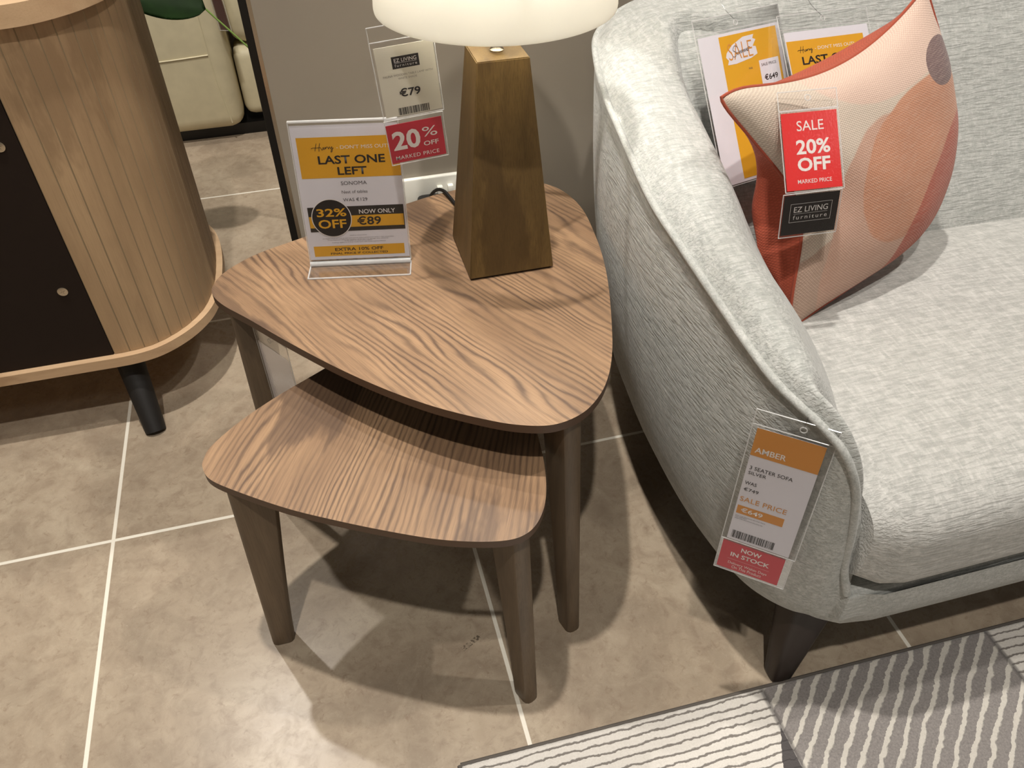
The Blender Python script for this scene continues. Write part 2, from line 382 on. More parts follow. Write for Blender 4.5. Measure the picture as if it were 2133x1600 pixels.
# ================================================================== SETTING
struct(obj('floor', bx((-4, -4, -0.1), (6, 6, 0)), M['floor'], None, False))
WY = 0.42
struct(obj('wall_back', bx((0.404, WY, 0), (6, WY + 0.1, 2.7)), M['wall'], None, False))
struct(obj('trim_1', bx((0.385, WY - 0.002, 0), (0.398, WY + 0.102, 2.7), 0.001), M['black'], None, False))
struct(obj('trim_2', bx((0.398, WY - 0.001, 0), (0.4045, WY + 0.101, 2.7)), M['silver'], None, False))
struct(obj('wall_far', bx((-4, 6, 0), (6, 6.1, 4.1)), M['wallwhite'], None, False))
struct(obj('wall_front', bx((-4, -4.1, 0), (6, -4, 4.1)), M['wallwhite'], None, False))
struct(obj('wall_left', bx((-4.1, -4, 0), (-4, 6, 4.1)), M['wallwhite'], None, False))
struct(obj('wall_right', bx((6, -4, 0), (6.1, 6, 4.1)), M['wallwhite'], None, False))
struct(obj('ceiling', bx((-4, -4, 4.1), (6, 6, 4.2)), M['ceil'], None, False))

# ================================================================== NEST OF TABLES
def blade_leg(foot, top, ztop, inward, wt=0.062, wb=0.034, th=0.028):
    """leg as a tapered blade, wide along `inward` (unit xy, pointing to the table's centre)"""
    bm = bmesh.new(); i = Vector((inward[0], inward[1], 0)).normalized(); j = Vector((-i.y, i.x, 0)); rings = []
    for k in range(9):
        f = k / 8; z = ztop * f
        c = Vector((foot[0], foot[1], 0)).lerp(Vector((top[0], top[1], 0)), f); wd = wb + (wt - wb) * f ** 1.25; t2 = th * (0.86 + 0.14 * f)
        r = 0.009; pts = []
        # the outer edge stays straight: measure width from the outer edge inwards
        for (a, b) in ((0, -1), (1, -1), (1, 1), (0, 1)):
            cx = r if a == 0 else wd - r; cy = b * (t2 / 2 - r)
            a0 = {(0, -1): 180, (1, -1): 270, (1, 1): 0, (0, 1): 90}[(a, b)]
            for q in range(4):
                an = math.radians(a0 + 30 * q); pts.append((cx + r * math.cos(an), cy + r * math.sin(an)))
        sh = 0.0 if k else 0.0
        rings.append([bm.verts.new(c + i * p[0] + j * p[1] + Vector((0, 0, z))) for p in pts])
    for A, B in zip(rings, rings[1:]):
        for k in range(len(A)): bm.faces.new((A[k], A[(k + 1) % len(A)], B[(k + 1) % len(A)], B[k]))
    bm.faces.new(rings[0][::-1]); bm.faces.new(rings[-1])
    return bm
def table(label, loop, ztop, th, legs, mat, centre, apron):
    t = thing('side_table', label, 'table', place((centre[0], centre[1], 0)))
    L = spline([(x, y, 0) for x, y in loop], 8, True)
    bm = prism(bmesh.new(), L, ztop - th, ztop, 0.0022)
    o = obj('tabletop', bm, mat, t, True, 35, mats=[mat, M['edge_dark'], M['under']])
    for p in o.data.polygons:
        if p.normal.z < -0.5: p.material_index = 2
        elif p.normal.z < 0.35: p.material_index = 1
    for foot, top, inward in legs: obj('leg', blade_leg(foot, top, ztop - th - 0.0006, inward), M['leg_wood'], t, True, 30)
    # apron bars under the top joining the legs
    C = Vector((centre[0], centre[1], 0)); b = bmesh.new()
    pts = [Vector((l[1][0], l[1][1], 0)).lerp(C, 0.22) for l in legs]
    for k in range(3):
        p, q = pts[k], pts[(k + 1) % 3]; d = (q - p).normalized(); n = Vector((-d.y, d.x, 0)) * 0.009
        z0, z1 = ztop - th - apron, ztop - th - 0.0006
        vs = [b.verts.new(v) for v in (p - n + Vector((0, 0, z0)), p + n + Vector((0, 0, z0)), q + n + Vector((0, 0, z0)), q - n + Vector((0, 0, z0)), p - n + Vector((0, 0, z1)), p + n + Vector((0, 0, z1)), q + n + Vector((0, 0, z1)), q - n + Vector((0, 0, z1)))]
        for f in ((0, 1, 2, 3), (4, 5, 6, 7), (0, 1, 5, 4), (1, 2, 6, 5), (2, 3, 7, 6), (3, 0, 4, 7)): b.faces.new([vs[i] for i in f])
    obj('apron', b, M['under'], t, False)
    return t
ZB, ZS = 0.45, 0.365
big_loop = [(0.279, 0.030), (0.284, 0.058), (0.302, 0.085), (0.345, 0.117), (0.409, 0.143), (0.500, 0.175), (0.591, 0.205), (0.648, 0.2225), (0.710, 0.233), (0.765, 0.234), (0.812, 0.222), (0.845, 0.197), (0.864, 0.155), (0.8705, 0.100), (0.864, 0.025), (0.853, -0.043), (0.835, -0.116), (0.808, -0.202), (0.787, -0.259), (0.765, -0.302), (0.741, -0.332), (0.712, -0.353), (0.675, -0.361), (0.635, -0.350), (0.594, -0.327), (0.542, -0.290), (0.490, -0.243), (0.436, -0.185), (0.379, -0.115), (0.330, -0.050), (0.294, -0.004)]
small_loop = [(0.2485, -0.234), (0.250, -0.217), (0.260, -0.196), (0.296, -0.160), (0.345, -0.124), (0.398, -0.092), (0.470, -0.050), (0.550, -0.012), (0.600, 0.002), (0.640, -0.004), (0.668, -0.035), (0.680, -0.090), (0.683, -0.170), (0.680, -0.250), (0.6735, -0.323), (0.665, -0.370), (0.652, -0.408), (0.634, -0.434), (0.614, -0.446), (0.590, -0.447), (0.553, -0.438), (0.511, -0.422), (0.458, -0.395), (0.405, -0.365), (0.350, -0.331), (0.294, -0.289), (0.259, -0.258)]
def uv2(a, b): d = Vector((b[0] - a[0], b[1] - a[1])); d.normalize(); return (d.x, d.y)
table('larger walnut side table, tallest of the nest, under the lamp and price stand', big_loop, ZB, 0.013,
      [((0.716, -0.378), (0.706, -0.350), uv2((0.71, -0.37), (0.62, -0.05))), ((0.288, -0.005), (0.300, 0.000), uv2((0.29, 0.0), (0.62, -0.04))), ((0.835, 0.215), (0.822, 0.195), uv2((0.83, 0.21), (0.62, -0.05)))],
      M['top_big'], (0.61, -0.04), 0.03)
table('smaller walnut side table pulled out in front from under the larger one', small_loop, ZS, 0.012,
      [((0.259, -0.268), (0.274, -0.262), uv2((0.26, -0.26), (0.5, -0.26))), ((0.622, -0.470), (0.618, -0.432), uv2((0.62, -0.45), (0.52, -0.22))), ((0.640, -0.010), (0.628, -0.022), uv2((0.64, -0.01), (0.5, -0.25)))],
      M['top_small'], (0.49, -0.23), 0.022)

# ================================================================== TABLE LAMP
LC = (0.7095, 0.0185)
lamp = thing('table_lamp', 'wooden pyramid table lamp with white drum shade on the larger table', 'lamp', place((LC[0], LC[1], ZB)))
b = bmesh.new(); hb, ht, z1 = 0.0635, 0.0345, 0.754
lo = [b.verts.new((LC[0] + sx * hb, LC[1] + sy * hb, ZB + 0.003)) for sx, sy in ((-1, -1), (1, -1), (1, 1), (-1, 1))]
hi = [b.verts.new((LC[0] + sx * ht, LC[1] + sy * ht, z1)) for sx, sy in ((-1, -1), (1, -1), (1, 1), (-1, 1))]
b.faces.new(lo[::-1]); b.faces.new(hi)
for k in range(4): b.faces.new((lo[k], lo[(k + 1) % 4], hi[(k + 1) % 4], hi[k]))
bmesh.ops.bevel(b, geom=list(b.edges), offset=0.0012, segments=2, affect='EDGES')
obj('lamp_body', b, M['lamp_wood'], lamp, True, 25)
obj('felt_foot', bx((LC[0] - hb + 0.004, LC[1] - hb + 0.004, ZB + 0.0002), (LC[0] + hb - 0.004, LC[1] + hb - 0.004, ZB + 0.0032)), M['rubber'], lamp, False)
obj('neck', lathe(bmesh.new(), [(0.0, 0.7538), (0.0092, 0.7538), (0.0095, 0.756), (0.0075, 0.758), (0.0068, 0.761), (0.009, 0.763), (0.009, 0.772), (0.006, 0.776), (0.006, 0.84), (0.0, 0.84)], LC, 24), M['silver'], lamp)
ts = NT('lamp_shade_linen')
ts.t.nodes.remove(ts.b)
df = ts.add('ShaderNodeBsdfDiffuse'); trn = ts.add('ShaderNodeBsdfTranslucent'); mx = ts.add('ShaderNodeMixShader'); mx.inputs[0].default_value = 0.38
df.inputs[0].default_value = lin((240, 236, 224)); trn.inputs[0].default_value = lin((250, 249, 245))
ts.t.links.new(df.outputs[0], mx.inputs[1]); ts.t.links.new(trn.outputs[0], mx.inputs[2]); ts.t.links.new(mx.outputs[0], ts.out.inputs[0])
prof = [(0.1475, 0.812), (0.150, 0.811), (0.1505, 0.815), (0.1470, 0.86), (0.139, 0.95), (0.133, 1.02), (0.131, 1.02), (0.137, 0.95), (0.145, 0.86), (0.1475, 0.812)]
sh = obj('lamp_shade', lathe(bmesh.new(), prof, LC, 96), ts.m, lamp)
b = bmesh.new()
for k in range(3):
    an = 2 * PI * k / 3 + 0.5
    tube(b, [(LC[0] + 0.014 * math.cos(an), LC[1] + 0.014 * math.sin(an), 0.86), (LC[0] + 0.141 * math.cos(an), LC[1] + 0.141 * math.sin(an), 0.875)], 0.0018, 6)
lathe(b, [(0.012, 0.857), (0.016, 0.857), (0.016, 0.863), (0.012, 0.863), (0.012, 0.857)], LC, 24)
obj('shade_ring', b, M['silver'], lamp)
bm_ = NT('bulb_glass'); bm_.b.inputs['Emission Color'].default_value = (1, 0.90, 0.74, 1); bm_.b.inputs['Emission Strength'].default_value = 5.0
obj('bulb', lathe(bmesh.new(), [(0.0, 0.84), (0.013, 0.84), (0.014, 0.865), (0.028, 0.895), (0.030, 0.915), (0.024, 0.935), (0.0, 0.945)], LC, 24), bm_.done(lin((250, 235, 205)), 0.4), lamp)
pl = bpy.data.lights.new('lamp_bulb_light', 'POINT'); pl.energy = 6.0; pl.color = (1, 0.985, 0.95); pl.shadow_soft_size = 0.033
po = bpy.data.objects.new('lamp_bulb_light', pl); S.collection.objects.link(po); po.location = (LC[0], LC[1], 0.95)
# flex from the lamp over the back of the table to the plug
b = tube(bmesh.new(), spline([(LC[0] - 0.03, LC[1] + 0.064, 0.458), (0.677, 0.13, 0.4535), (0.668, 0.19, 0.4535), (0.66, 0.225, 0.454), (0.652, 0.262, 0.436), (0.645, 0.30, 0.40), (0.650, 0.335, 0.362), (0.657, 0.351, 0.345)], 8), 0.003, 8)
obj('flex', b, M['rubber'], lamp)
b = bx((0.634, 0.350, 0.318), (0.684, 0.404, 0.358), 0.012, 3)
obj('plug', b, M['rubber'], lamp)
# wall socket
so = thing('wall_socket', 'white double wall socket with two rocker switches behind the lamp', 'socket', place((0.69, WY, 0.34)))
obj('faceplate', bx((0.6095, WY - 0.011, 0.298), (0.7685, WY - 0.0003, 0.386), 0.004, 3), M['socket'], so)
for x in (0.683, 0.704): obj('rocker_switch', bx((x - 0.0055, WY - 0.021, 0.349), (x + 0.0055, WY - 0.0105, 0.367), 0.0015), M['socket'], so)
# ================================================================== CABINET WITH TAMBOUR CORNERS
cab = thing('sideboard', 'oak sideboard with rounded slatted corner and dark brown flat side', 'cabinet', place((-0.4, 0.56, 0)))
Zr0, Zr1, Zt0, Zt1 = 0.150, 0.163, 0.755, 0.785
# the plan outline of the right-hand end: flat side along y=0.30, then a big round corner, then the straight front at the right
def cab_outline(off, x_l=-0.95):
    base = [(0.03, 0.302), (0.065, 0.304), (0.101, 0.313), (0.135, 0.334), (0.165, 0.364), (0.190, 0.405), (0.204, 0.455), (0.2105, 0.51), (0.2120, 0.560)]
    P = spline([(x, y, 0) for x, y in base], 8); out = []
    for i, p in enumerate(P):
        d = (P[min(i + 1, len(P) - 1)] - P[max(i - 1, 0)]).normalized()
        out.append(Vector((p.x + d.y * off, p.y - d.x * off, 0)))
    return out
def cab_loop(off):
    P = cab_outline(off)
    mir = [Vector((p.x, 1.12 - p.y, 0)) for p in reversed(P[:-1])]
    R = P + mir
    left = [Vector((-1.0 - (p.x), p.y, 0)) for p in reversed(R)]
    return R + left
obj('base_rim', prism(bmesh.new(), cab_loop(0.013), Zr0, Zr1 + 0.008, 0.0015), M['oak_top'], cab, True, 35)
obj('top', prism(bmesh.new(), cab_loop(0.014), Zt0, Zt1, 0.003), M['oak_top'], cab, True, 35)
obj('side_panel', bx((-1.03, 0.3015, Zr1 + 0.009), (0.029, 0.32, Zt0 - 0.001)), M['dark_panel'], cab, False)['label'] = 'dark brown flat panel'
obj('carcass', prism(bmesh.new(), cab_loop(-0.022), Zr1 + 0.009, Zt0 - 0.001), M['dark_panel'], cab, False)
# tambour: each slat is a shallow convex strip; v-grooves between
P = cab_outline(0.0)
mir = [Vector((p.x, 1.12 - p.y, 0)) for p in reversed(P[:-1])]; P = P + mir
acc = [0.0]
for a, c in zip(P, P[1:]): acc.append(acc[-1] + (c - a).length)
def at(s_):
    for i in range(len(P) - 1):
        if acc[i + 1] >= s_:
            f = (s_ - acc[i]) / (acc[i + 1] - acc[i]); d = (P[i + 1] - P[i]).normalized(); return P[i].lerp(P[i + 1], f), Vector((d.y, -d.x, 0))
    d = (P[-1] - P[-2]).normalized(); return P[-1], Vector((d.y, -d.x, 0))
slats = []; pitch = 0.0262; s_ = 0.0; edges = [0.0, 0.028]
while edges[-1] + pitch < acc[-1]: edges.append(edges[-1] + pitch)
b = bmesh.new(); prof = []
for a, c in zip(edges, edges[1:]):
    for f, dpt in ((0.0, -0.0009), (0.045, 0.0), (0.5, 0.0003), (0.955, 0.0)):
        p, n = at(a + (c - a) * f); prof.append((p + n * dpt, dpt < -0.0005))
rows = [[b.verts.new(p + Vector((0, 0, z))) for p, g in prof] for z in (Zr1 + 0.0085, Zt0 - 0.0005)]
for k in range(len(prof) - 1):
    f = b.faces.new((rows[0][k], rows[0][k + 1], rows[1][k + 1], rows[1][k])); f.material_index = 1 if (prof[k][1] or prof[k + 1][1]) else 0
o = obj('tambour', b, None, cab, True, 15, mats=[M['oak'], M['groove']])
def cam_bolt(x, z):
    bb = lathe(bmesh.new(), [(0.0, 0.0), (0.0085, 0.0), (0.0085, 0.0016), (0.006, 0.0024), (0.0, 0.0024)], (0, 0), 24)
    for k in range(4):
        an = PI / 2 * k + 0.4; tube(bb, [(0.0012 * math.cos(an), 0.0012 * math.sin(an), 0.0024), (0.0042 * math.cos(an), 0.0042 * math.sin(an), 0.0024)], 0.0005, 6)
    bb.transform(place((x, 0.3015, z), (PI / 2, 0, 0))); return bb
for x, z in ((-0.006, 0.322), (0.0005, 0.588), (-0.62, 0.32), (-0.62, 0.58)): obj('screw', cam_bolt(x, z), M['silver'], cab)
for x, y in ((0.030, 0.345), (0.030, 0.735), (-1.03, 0.345), (-1.03, 0.735)):
    sx = 1 if x > -0.4 else -1
    b = tube(bmesh.new(), [(x, y + 0.02, Zr0 - 0.0005), (x, y + 0.02, 0.138), (x + sx * 0.004, y + 0.012, 0.13), (x + sx * 0.026, y - 0.085 if y < 0.6 else y + 0.07, 0.0)], [0.022, 0.022, 0.0265, 0.0195], 20)
    if y < 0.6 and x > -0.4: pass
    obj('leg', b, M['dark_leg'], cab, True, 35)

# ================================================================== SOFA
sofa = thing('sofa', 'light grey chenille sofa with sloping tub arm and piped edge', 'sofa', place((1.885, -0.12, 0)))
XM = 1.885
#   piping (x,y,z)            bottom edge (x,y)       crown (x,y,z)            mid (x,y,z)               inner (x,y)
ST = [
 ((1.002, -0.560, 0.255), (1.030, -0.548), (1.004, -0.558, 0.258), (1.006, -0.556, 0.251), (1.016, -0.548)),
 ((0.990, -0.550, 0.305), (1.012, -0.541), (0.993, -0.549, 0.308), (0.997, -0.548, 0.301), (1.012, -0.543)),
 ((0.980, -0.549, 0.372), (0.998, -0.536), (0.984, -0.547, 0.377), (0.988, -0.546, 0.368), (1.006, -0.538)),
 ((0.969, -0.546, 0.431), (0.984, -0.527), (0.974, -0.544, 0.442), (0.980, -0.542, 0.427), (1.004, -0.532)),
 ((0.957, -0.541, 0.470), (0.970, -0.518), (0.963, -0.539, 0.485), (0.970, -0.536, 0.466), (1.000, -0.525)),
 ((0.943, -0.528, 0.500), (0.955, -0.503), (0.951, -0.525, 0.518), (0.959, -0.523, 0.488), (0.996, -0.510)),
 ((0.928, -0.507, 0.518), (0.942, -0.486), (0.939, -0.505, 0.538), (0.949, -0.502, 0.506), (0.998, -0.492)),
 ((0.912, -0.480, 0.530), (0.930, -0.465), (0.926, -0.479, 0.551), (0.940, -0.478, 0.518), (1.006, -0.472)),
 ((0.898, -0.450, 0.541), (0.921, -0.440), (0.922, -0.450, 0.563), (0.955, -0.449, 0.533), (1.040, -0.448)),
 ((0.889, -0.408, 0.553), (0.912, -0.400), (0.919, -0.407, 0.576), (0.960, -0.407, 0.545), (1.066, -0.405)),
 ((0.880, -0.325, 0.572), (0.901, -0.315), (0.917, -0.325, 0.597), (0.967, -0.325, 0.564), (1.098, -0.325)),
 ((0.873, -0.235, 0.590), (0.899, -0.225), (0.913, -0.236, 0.616), (0.967, -0.237, 0.582), (1.108, -0.240)),
 ((0.869, -0.145, 0.607), (0.903, -0.140), (0.920, -0.146, 0.634), (0.985, -0.148, 0.606), (1.095, -0.150)),
 ((0.877, -0.005, 0.638), (0.917, -0.005), (0.930, -0.008, 0.663), (1.000, -0.012, 0.634), (1.095, -0.030)),
 ((0.883, 0.060, 0.650), (0.931, 0.062), (0.935, 0.055, 0.676), (1.004, 0.048, 0.650), (1.090, 0.030)),
 ((0.899, 0.155, 0.670), (0.955, 0.145), (0.945, 0.140, 0.699), (1.005, 0.105, 0.692), (1.090, 0.060)),
 ((0.922, 0.222, 0.686), (0.992, 0.212), (0.965, 0.198, 0.716), (1.030, 0.150, 0.716), (1.110, 0.060)),
 ((0.975, 0.272, 0.700), (1.050, 0.262), (1.020, 0.232, 0.731), (1.110, 0.130, 0.712), (1.200, 0.000)),
 ((1.050, 0.298, 0.711), (1.120, 0.288), (1.085, 0.252, 0.742), (1.170, 0.140, 0.730), (1.290, -0.068)),
 ((1.180, 0.310, 0.720), (1.230, 0.298), (1.200, 0.260, 0.750), (1.260, 0.145, 0.738), (1.350, -0.070)),
 ((1.450, 0.314, 0.725), (1.450, 0.300), (1.460, 0.262, 0.756), (1.480, 0.146, 0.745), (1.520, -0.071)),
 ((1.885, 0.315, 0.727), (1.885, 0.300), (1.885, 0.262, 0.758), (1.885, 0.147, 0.747), (1.885, -0.072)),
]
def mirst(s_):
    return tuple((2 * XM - q[0],) + tuple(q[1:]) for q in s_)
ALL = ST + [mirst(s_) for s_ in reversed(ST[:-1])]
per = 7; nS = (len(ALL) - 1) * per + 1
def st_at(i):
    t = i / per; return [cr([s_[k] if len(s_[k]) == 3 else (s_[k][0], s_[k][1], 0.0) for s_ in ALL], t) for k in range(5)]
# upper surface: piping -> crown -> mid -> inner (down behind the cushion)
bt = bmesh.new(); rows = []; prevI = None
outer = []
for i in range(nS):
    pp, bo, c, md, inn = st_at(i)
    zi = min(0.36, pp.z - 0.004); inn = Vector((inn.x, inn.y, zi if zi > 0.262 else 0.2585))
    n = (Vector((md.x, md.y, 0)) - Vector((pp.x, pp.y, 0)))
    start = pp
    sec = [start, pp.lerp(c, 0.45) + Vector((0, 0, (c.z - pp.z) * 0.28)), c, c.lerp(md, 0.5) + Vector((0, 0, (c.z - pp.z) * 0.35)), md, md.lerp(inn, 0.5) + Vector((0, 0, 0.012 if pp.z > 0.45 else 0.003)), inn]
    S2 = spline([tuple(q) for q in sec], 4)
    rows.append([bt.verts.new(q) for q in S2]); outer.append((pp, bo))
for A, B in zip(rows, rows[1:]):
    for k in range(len(A) - 1): bt.faces.new((A[k], A[k + 1], B[k + 1], B[k]))
obj('upholstered_shell', bt, M['fab_x'], sofa, True, 80)
# padded back: meets the arms in a crease
bp = bmesh.new(); prof = spline([(0, 0.262, 0.735), (0, 0.215, 0.748), (0, 0.162, 0.738), (0, 0.102, 0.682), (0, 0.030, 0.570), (0, -0.052, 0.445), (0, -0.075, 0.38), (0, -0.070, 0.30)], 6); nb = 120; rows = []
for i in range(nb + 1):
    x = 0.955 + (2 * XM - 2 * 0.955) * i / nb; e = min(x, 2 * XM - x); a = max(0.0, min(1.0, (1.30 - e) / 0.36)); a = a * a * (3 - 2 * a)
    rows.append([bp.verts.new((x, q.y - 0.012 * a * max(0, (q.z - 0.60) / 0.16), q.z - 0.040 * a * max(0, min(1, (q.z - 0.60) / 0.16)))) for q in prof])
for A, B in zip(rows, rows[1:]):
    for k in range(len(A) - 1): bp.faces.new((A[k], A[k + 1], B[k + 1], B[k]))
obj('back_pad', bp, M['fab_x'], sofa, True, 80)
# outer wall all round, including the low front rail
ring_ = [(p.copy(), Vector((b_.x, b_.y, 0.15))) for p, b_ in outer]
nf = 40; L0, R0 = ring_[0], ring_[-1]
front = []
for k in range(1, nf):
    f = k / nf; e = math.sin(PI * f) ** 0.15
    x = L0[0].x + (R0[0].x - L0[0].x) * f; xb = L0[1].x + (R0[1].x - L0[1].x) * f
    front.append((Vector((x, -0.570 - 0.006 * e, 0.2555)), Vector((xb, -0.548 - 0.008 * e, 0.15))))
ring_ = ring_ + list(reversed(front))
bo = bmesh.new(); cols = []
for p, q in ring_:
    c = Vector((XM, -0.12, 0)); d = Vector((p.x - c.x, p.y - c.y, 0))
    mid = p.lerp(q, 0.5)
    # local outward normal is close to the direction away from the plan's spine
    spine = Vector((max(1.25, min(2 * XM - 1.25, mid.x)), max(-0.3, min(0.05, mid.y)), 0)); n = (Vector((mid.x, mid.y, 0)) - spine).normalized()
    h = p.z - q.z; col = []
    for k in range(11):
        f = k / 10; bul = math.sin(PI * f) * min(0.016, h * 0.06)
        z = p.z + (q.z - p.z) * f
        v = p.lerp(q, f); rim = -0.012 * max(0, (f - 0.9) / 0.1) ** 2
        col.append(bo.verts.new(v + n * (bul + rim)))
    cols.append(col)
for i in range(len(cols)):
    A, B = cols[i], cols[(i + 1) % len(cols)]
    for k in range(10): bo.faces.new((A[k], A[k + 1], B[k + 1], B[k]))
obj('outer_panel', bo, M['fab_y'], sofa, True, 80)
bb = bmesh.new(); bb.faces.new([bb.verts.new((q.x + (XM - q.x) * 0.03, q.y + (-0.12 - q.y) * 0.08, 0.1535)) for p, q in ring_])
bmesh.ops.triangulate(bb, faces=bb.faces)
obj('underside', bb, M['cloth_dark'], sofa, False)
# ledge of the front rail under the cushion
bl = bmesh.new(); box(bl, (1.0, -0.568, 0.20), (2 * XM - 1.0, -0.05, 0.2545), 0.004)
obj('front_rail', bl, M['fab_x'], sofa)
pip = [p + Vector((-0.001 if p.x < XM else 0.001, -0.001, 0.001)) for p, q in outer]
obj('piping', tube(bmesh.new(), pip, 0.0050, 10), M['piping'], sofa)
# seat cushion: rounded section along y-z swept in x
def cushion():
    b_ = bmesh.new(); y0, y1, z0, z1 = -0.588, -0.02, 0.257, 0.424; rows_ = []
    nx = 60; xs0 = 1.001
    for i in range(nx + 1):
        f = i / nx; x = xs0 + (2 * XM - 2 * xs0) * f
        e = min(f, 1 - f) * (2 * XM - 2 * xs0)          # distance from the end
        k = min(1.0, e / 0.035); sc = (1 - (1 - k) ** 2) ** 0.5 if k < 1 else 1.0
        sc = 0.86 + 0.14 * sc
        # plan: rounded front corner
        fr = y0 + 0.022 * max(0, 1 - e / 0.07) ** 2
        cy, cz = (fr + y1) / 2, (z0 + z1) / 2; hy, hz = (y1 - fr) / 2, (z1 - z0) / 2
        sec = []
        for q in range(48):
            a = 2 * PI * q / 48; ca, sa = math.cos(a), math.sin(a)
            ex, ez = 0.34, 0.62
            yy = cy + hy * math.copysign(abs(ca) ** ex, ca) * (1 if ca > 0 else (1 - 0.05 * (1 - sc))); zz = cz + hz * sc * math.copysign(abs(sa) ** (ez if sa > 0 else 0.42), sa)
            if sa > 0: zz += 0.006 * math.sin(PI * min(1, e / 0.6)) * sa
            if sa < 0: zz = max(zz, z0 - 0.004)
            sec.append(b_.verts.new((x, yy, zz)))
        rows_.append(sec)
    for A, B in zip(rows_, rows_[1:]):
        for q in range(48): b_.faces.new((A[q], A[(q + 1) % 48], B[(q + 1) % 48], B[q]))
    b_.faces.new(rows_[0][::-1]); b_.faces.new(rows_[-1]); return b_
obj('seat_cushion', cushion(), M['fab_seat'], sofa, True, 50)
for x, y, sx, sy in ((1.035, -0.474, -1, -1), (1.05, 0.2, -1, 1), (2 * XM - 1.035, -0.474, 1, -1), (2 * XM - 1.05, 0.2, 1, 1)):
    b = bmesh.new(); rings = []
    for f in (0, 0.04, 0.5, 1):
        z = 0.15 * f + 0.0004; cx = x + sx * 0.052 * (1 - f); cy = y + sy * 0.052 * (1 - f); hw = 0.0165 + 0.023 * f - (0.003 if f == 0 else 0); rings.append([b.verts.new((cx + hw * math.copysign(abs(math.cos(a)) ** 0.6, math.cos(a)) , cy + hw * math.copysign(abs(math.sin(a)) ** 0.6, math.sin(a)), z)) for a in [2 * PI * k / 20 + 0.3 for k in range(20)]])
    for A, B in zip(rings, rings[1:]):
        for k in range(20): b.faces.new((A[k], A[(k + 1) % 20], B[(k + 1) % 20], B[k]))
    b.faces.new(rings[0][::-1]); b.faces.new(rings[-1]); obj('leg', b, M['sofa_leg'], sofa, True, 40)

# ================================================================== CUSHION (scatter pillow)
PM = place((1.057, -0.244, 0.42), (-0.404, -0.154, 0.314)); PS = 0.352
def pillow_mats():
    out = []
    for nm in ('front', 'back'):
        t = NT('woven_pillow_' + nm); uv = t.coord('UV'); x, y, z = t.sep(uv)
        wv = t.noise(uv, 60, 2)
        wu = t.math('SINE', t.math('MULTIPLY', x, 2 * PI * 74)); wvv = t.math('SINE', t.math('MULTIPLY', y, 2 * PI * 86))
        weave = t.math('MULTIPLY', wu, wvv); slub = t.noise(t.map(uv, (0, 0, 0), (0, 0, 0), (18, 160, 1)), 1.0, 3, 0.7)
        if nm == 'front':
            wob = t.noise(uv, 5, 2)
            def ell(cx, cy, rx, ry, ang, soft=0.03):
                dx, dy = t.math('SUBTRACT', x, cx), t.math('SUBTRACT', y, cy); ca, sa = math.cos(ang), math.sin(ang)
                a = t.math('DIVIDE', t.math('ADD', t.math('MULTIPLY', dx, ca), t.math('MULTIPLY', dy, sa)), rx)
                c_ = t.math('DIVIDE', t.math('SUBTRACT', t.math('MULTIPLY', dy, ca), t.math('MULTIPLY', dx, sa)), ry)
                d = t.math('SQRT', t.math('ADD', t.math('MULTIPLY', a, a), t.math('MULTIPLY', c_, c_)))
                d = t.math('ADD', d, t.math('MULTIPLY', t.math('SUBTRACT', wob, 0.5), 0.10))
                return t.ramp(d, [(1 - soft, 1.0), (1.0, 0.0)])
            c = t.mix(0.0, lin((216, 202, 186)), lin((216, 202, 186)))
            c = t.mix(ell(0.72, 1.00, 0.44, 0.27, 0.12), c, lin((226, 198, 182)))     # pale pink at the top
            c = t.mix(ell(0.20, 0.02, 0.36, 0.30, 0.5), c, lin((196, 168, 150)))      # dusty lower left
            c = t.mix(ell(0.44, 0.27, 0.30, 0.44, -0.5), c, lin((208, 168, 148)))     # dusty pink middle
            c = t.mix(ell(0.68, 0.44, 0.36, 0.27, 0.5), c, lin((208, 150, 120)))      # terracotta blob
            c = t.mix(ell(0.80, 0.0, 0.27, 0.66, -0.62), c, lin((188, 100, 80)))      # rust lower right
            c = t.mix(ell(0.90, 0.74, 0.10, 0.10, 0.1), c, lin((122, 102, 102)))      # grey-mauve spot
        else: c = t.mix(0.0, lin((178, 84, 62)), lin((178, 84, 62)))
        c = t.mix(t.math('MULTIPLY', t.ramp(slub, [(0.45, 0.0), (0.75, 1.0)]), 0.28), c, lin((240, 214, 196)) if nm == 'front' else lin((214, 110, 80)))
        c = t.mix(t.math('MULTIPLY', t.ramp(weave, [(0.0, 1.0), (0.7, 0.0)]), 0.26), c, lin((90, 52, 40)))
        t.bump(t.math('ADD', t.math('MULTIPLY', weave, 0.5), slub), 0.35, 0.0012)
        t.b.inputs['Sheen Weight'].default_value = 0.15
        out.append(t.done(c, 0.85, 0, 0.2))
    return out
pf, pb = pillow_mats()
cush = thing('scatter_cushion', 'rust and blush patterned woven cushion leaning in the corner of the grey sofa', 'cushion', PM)
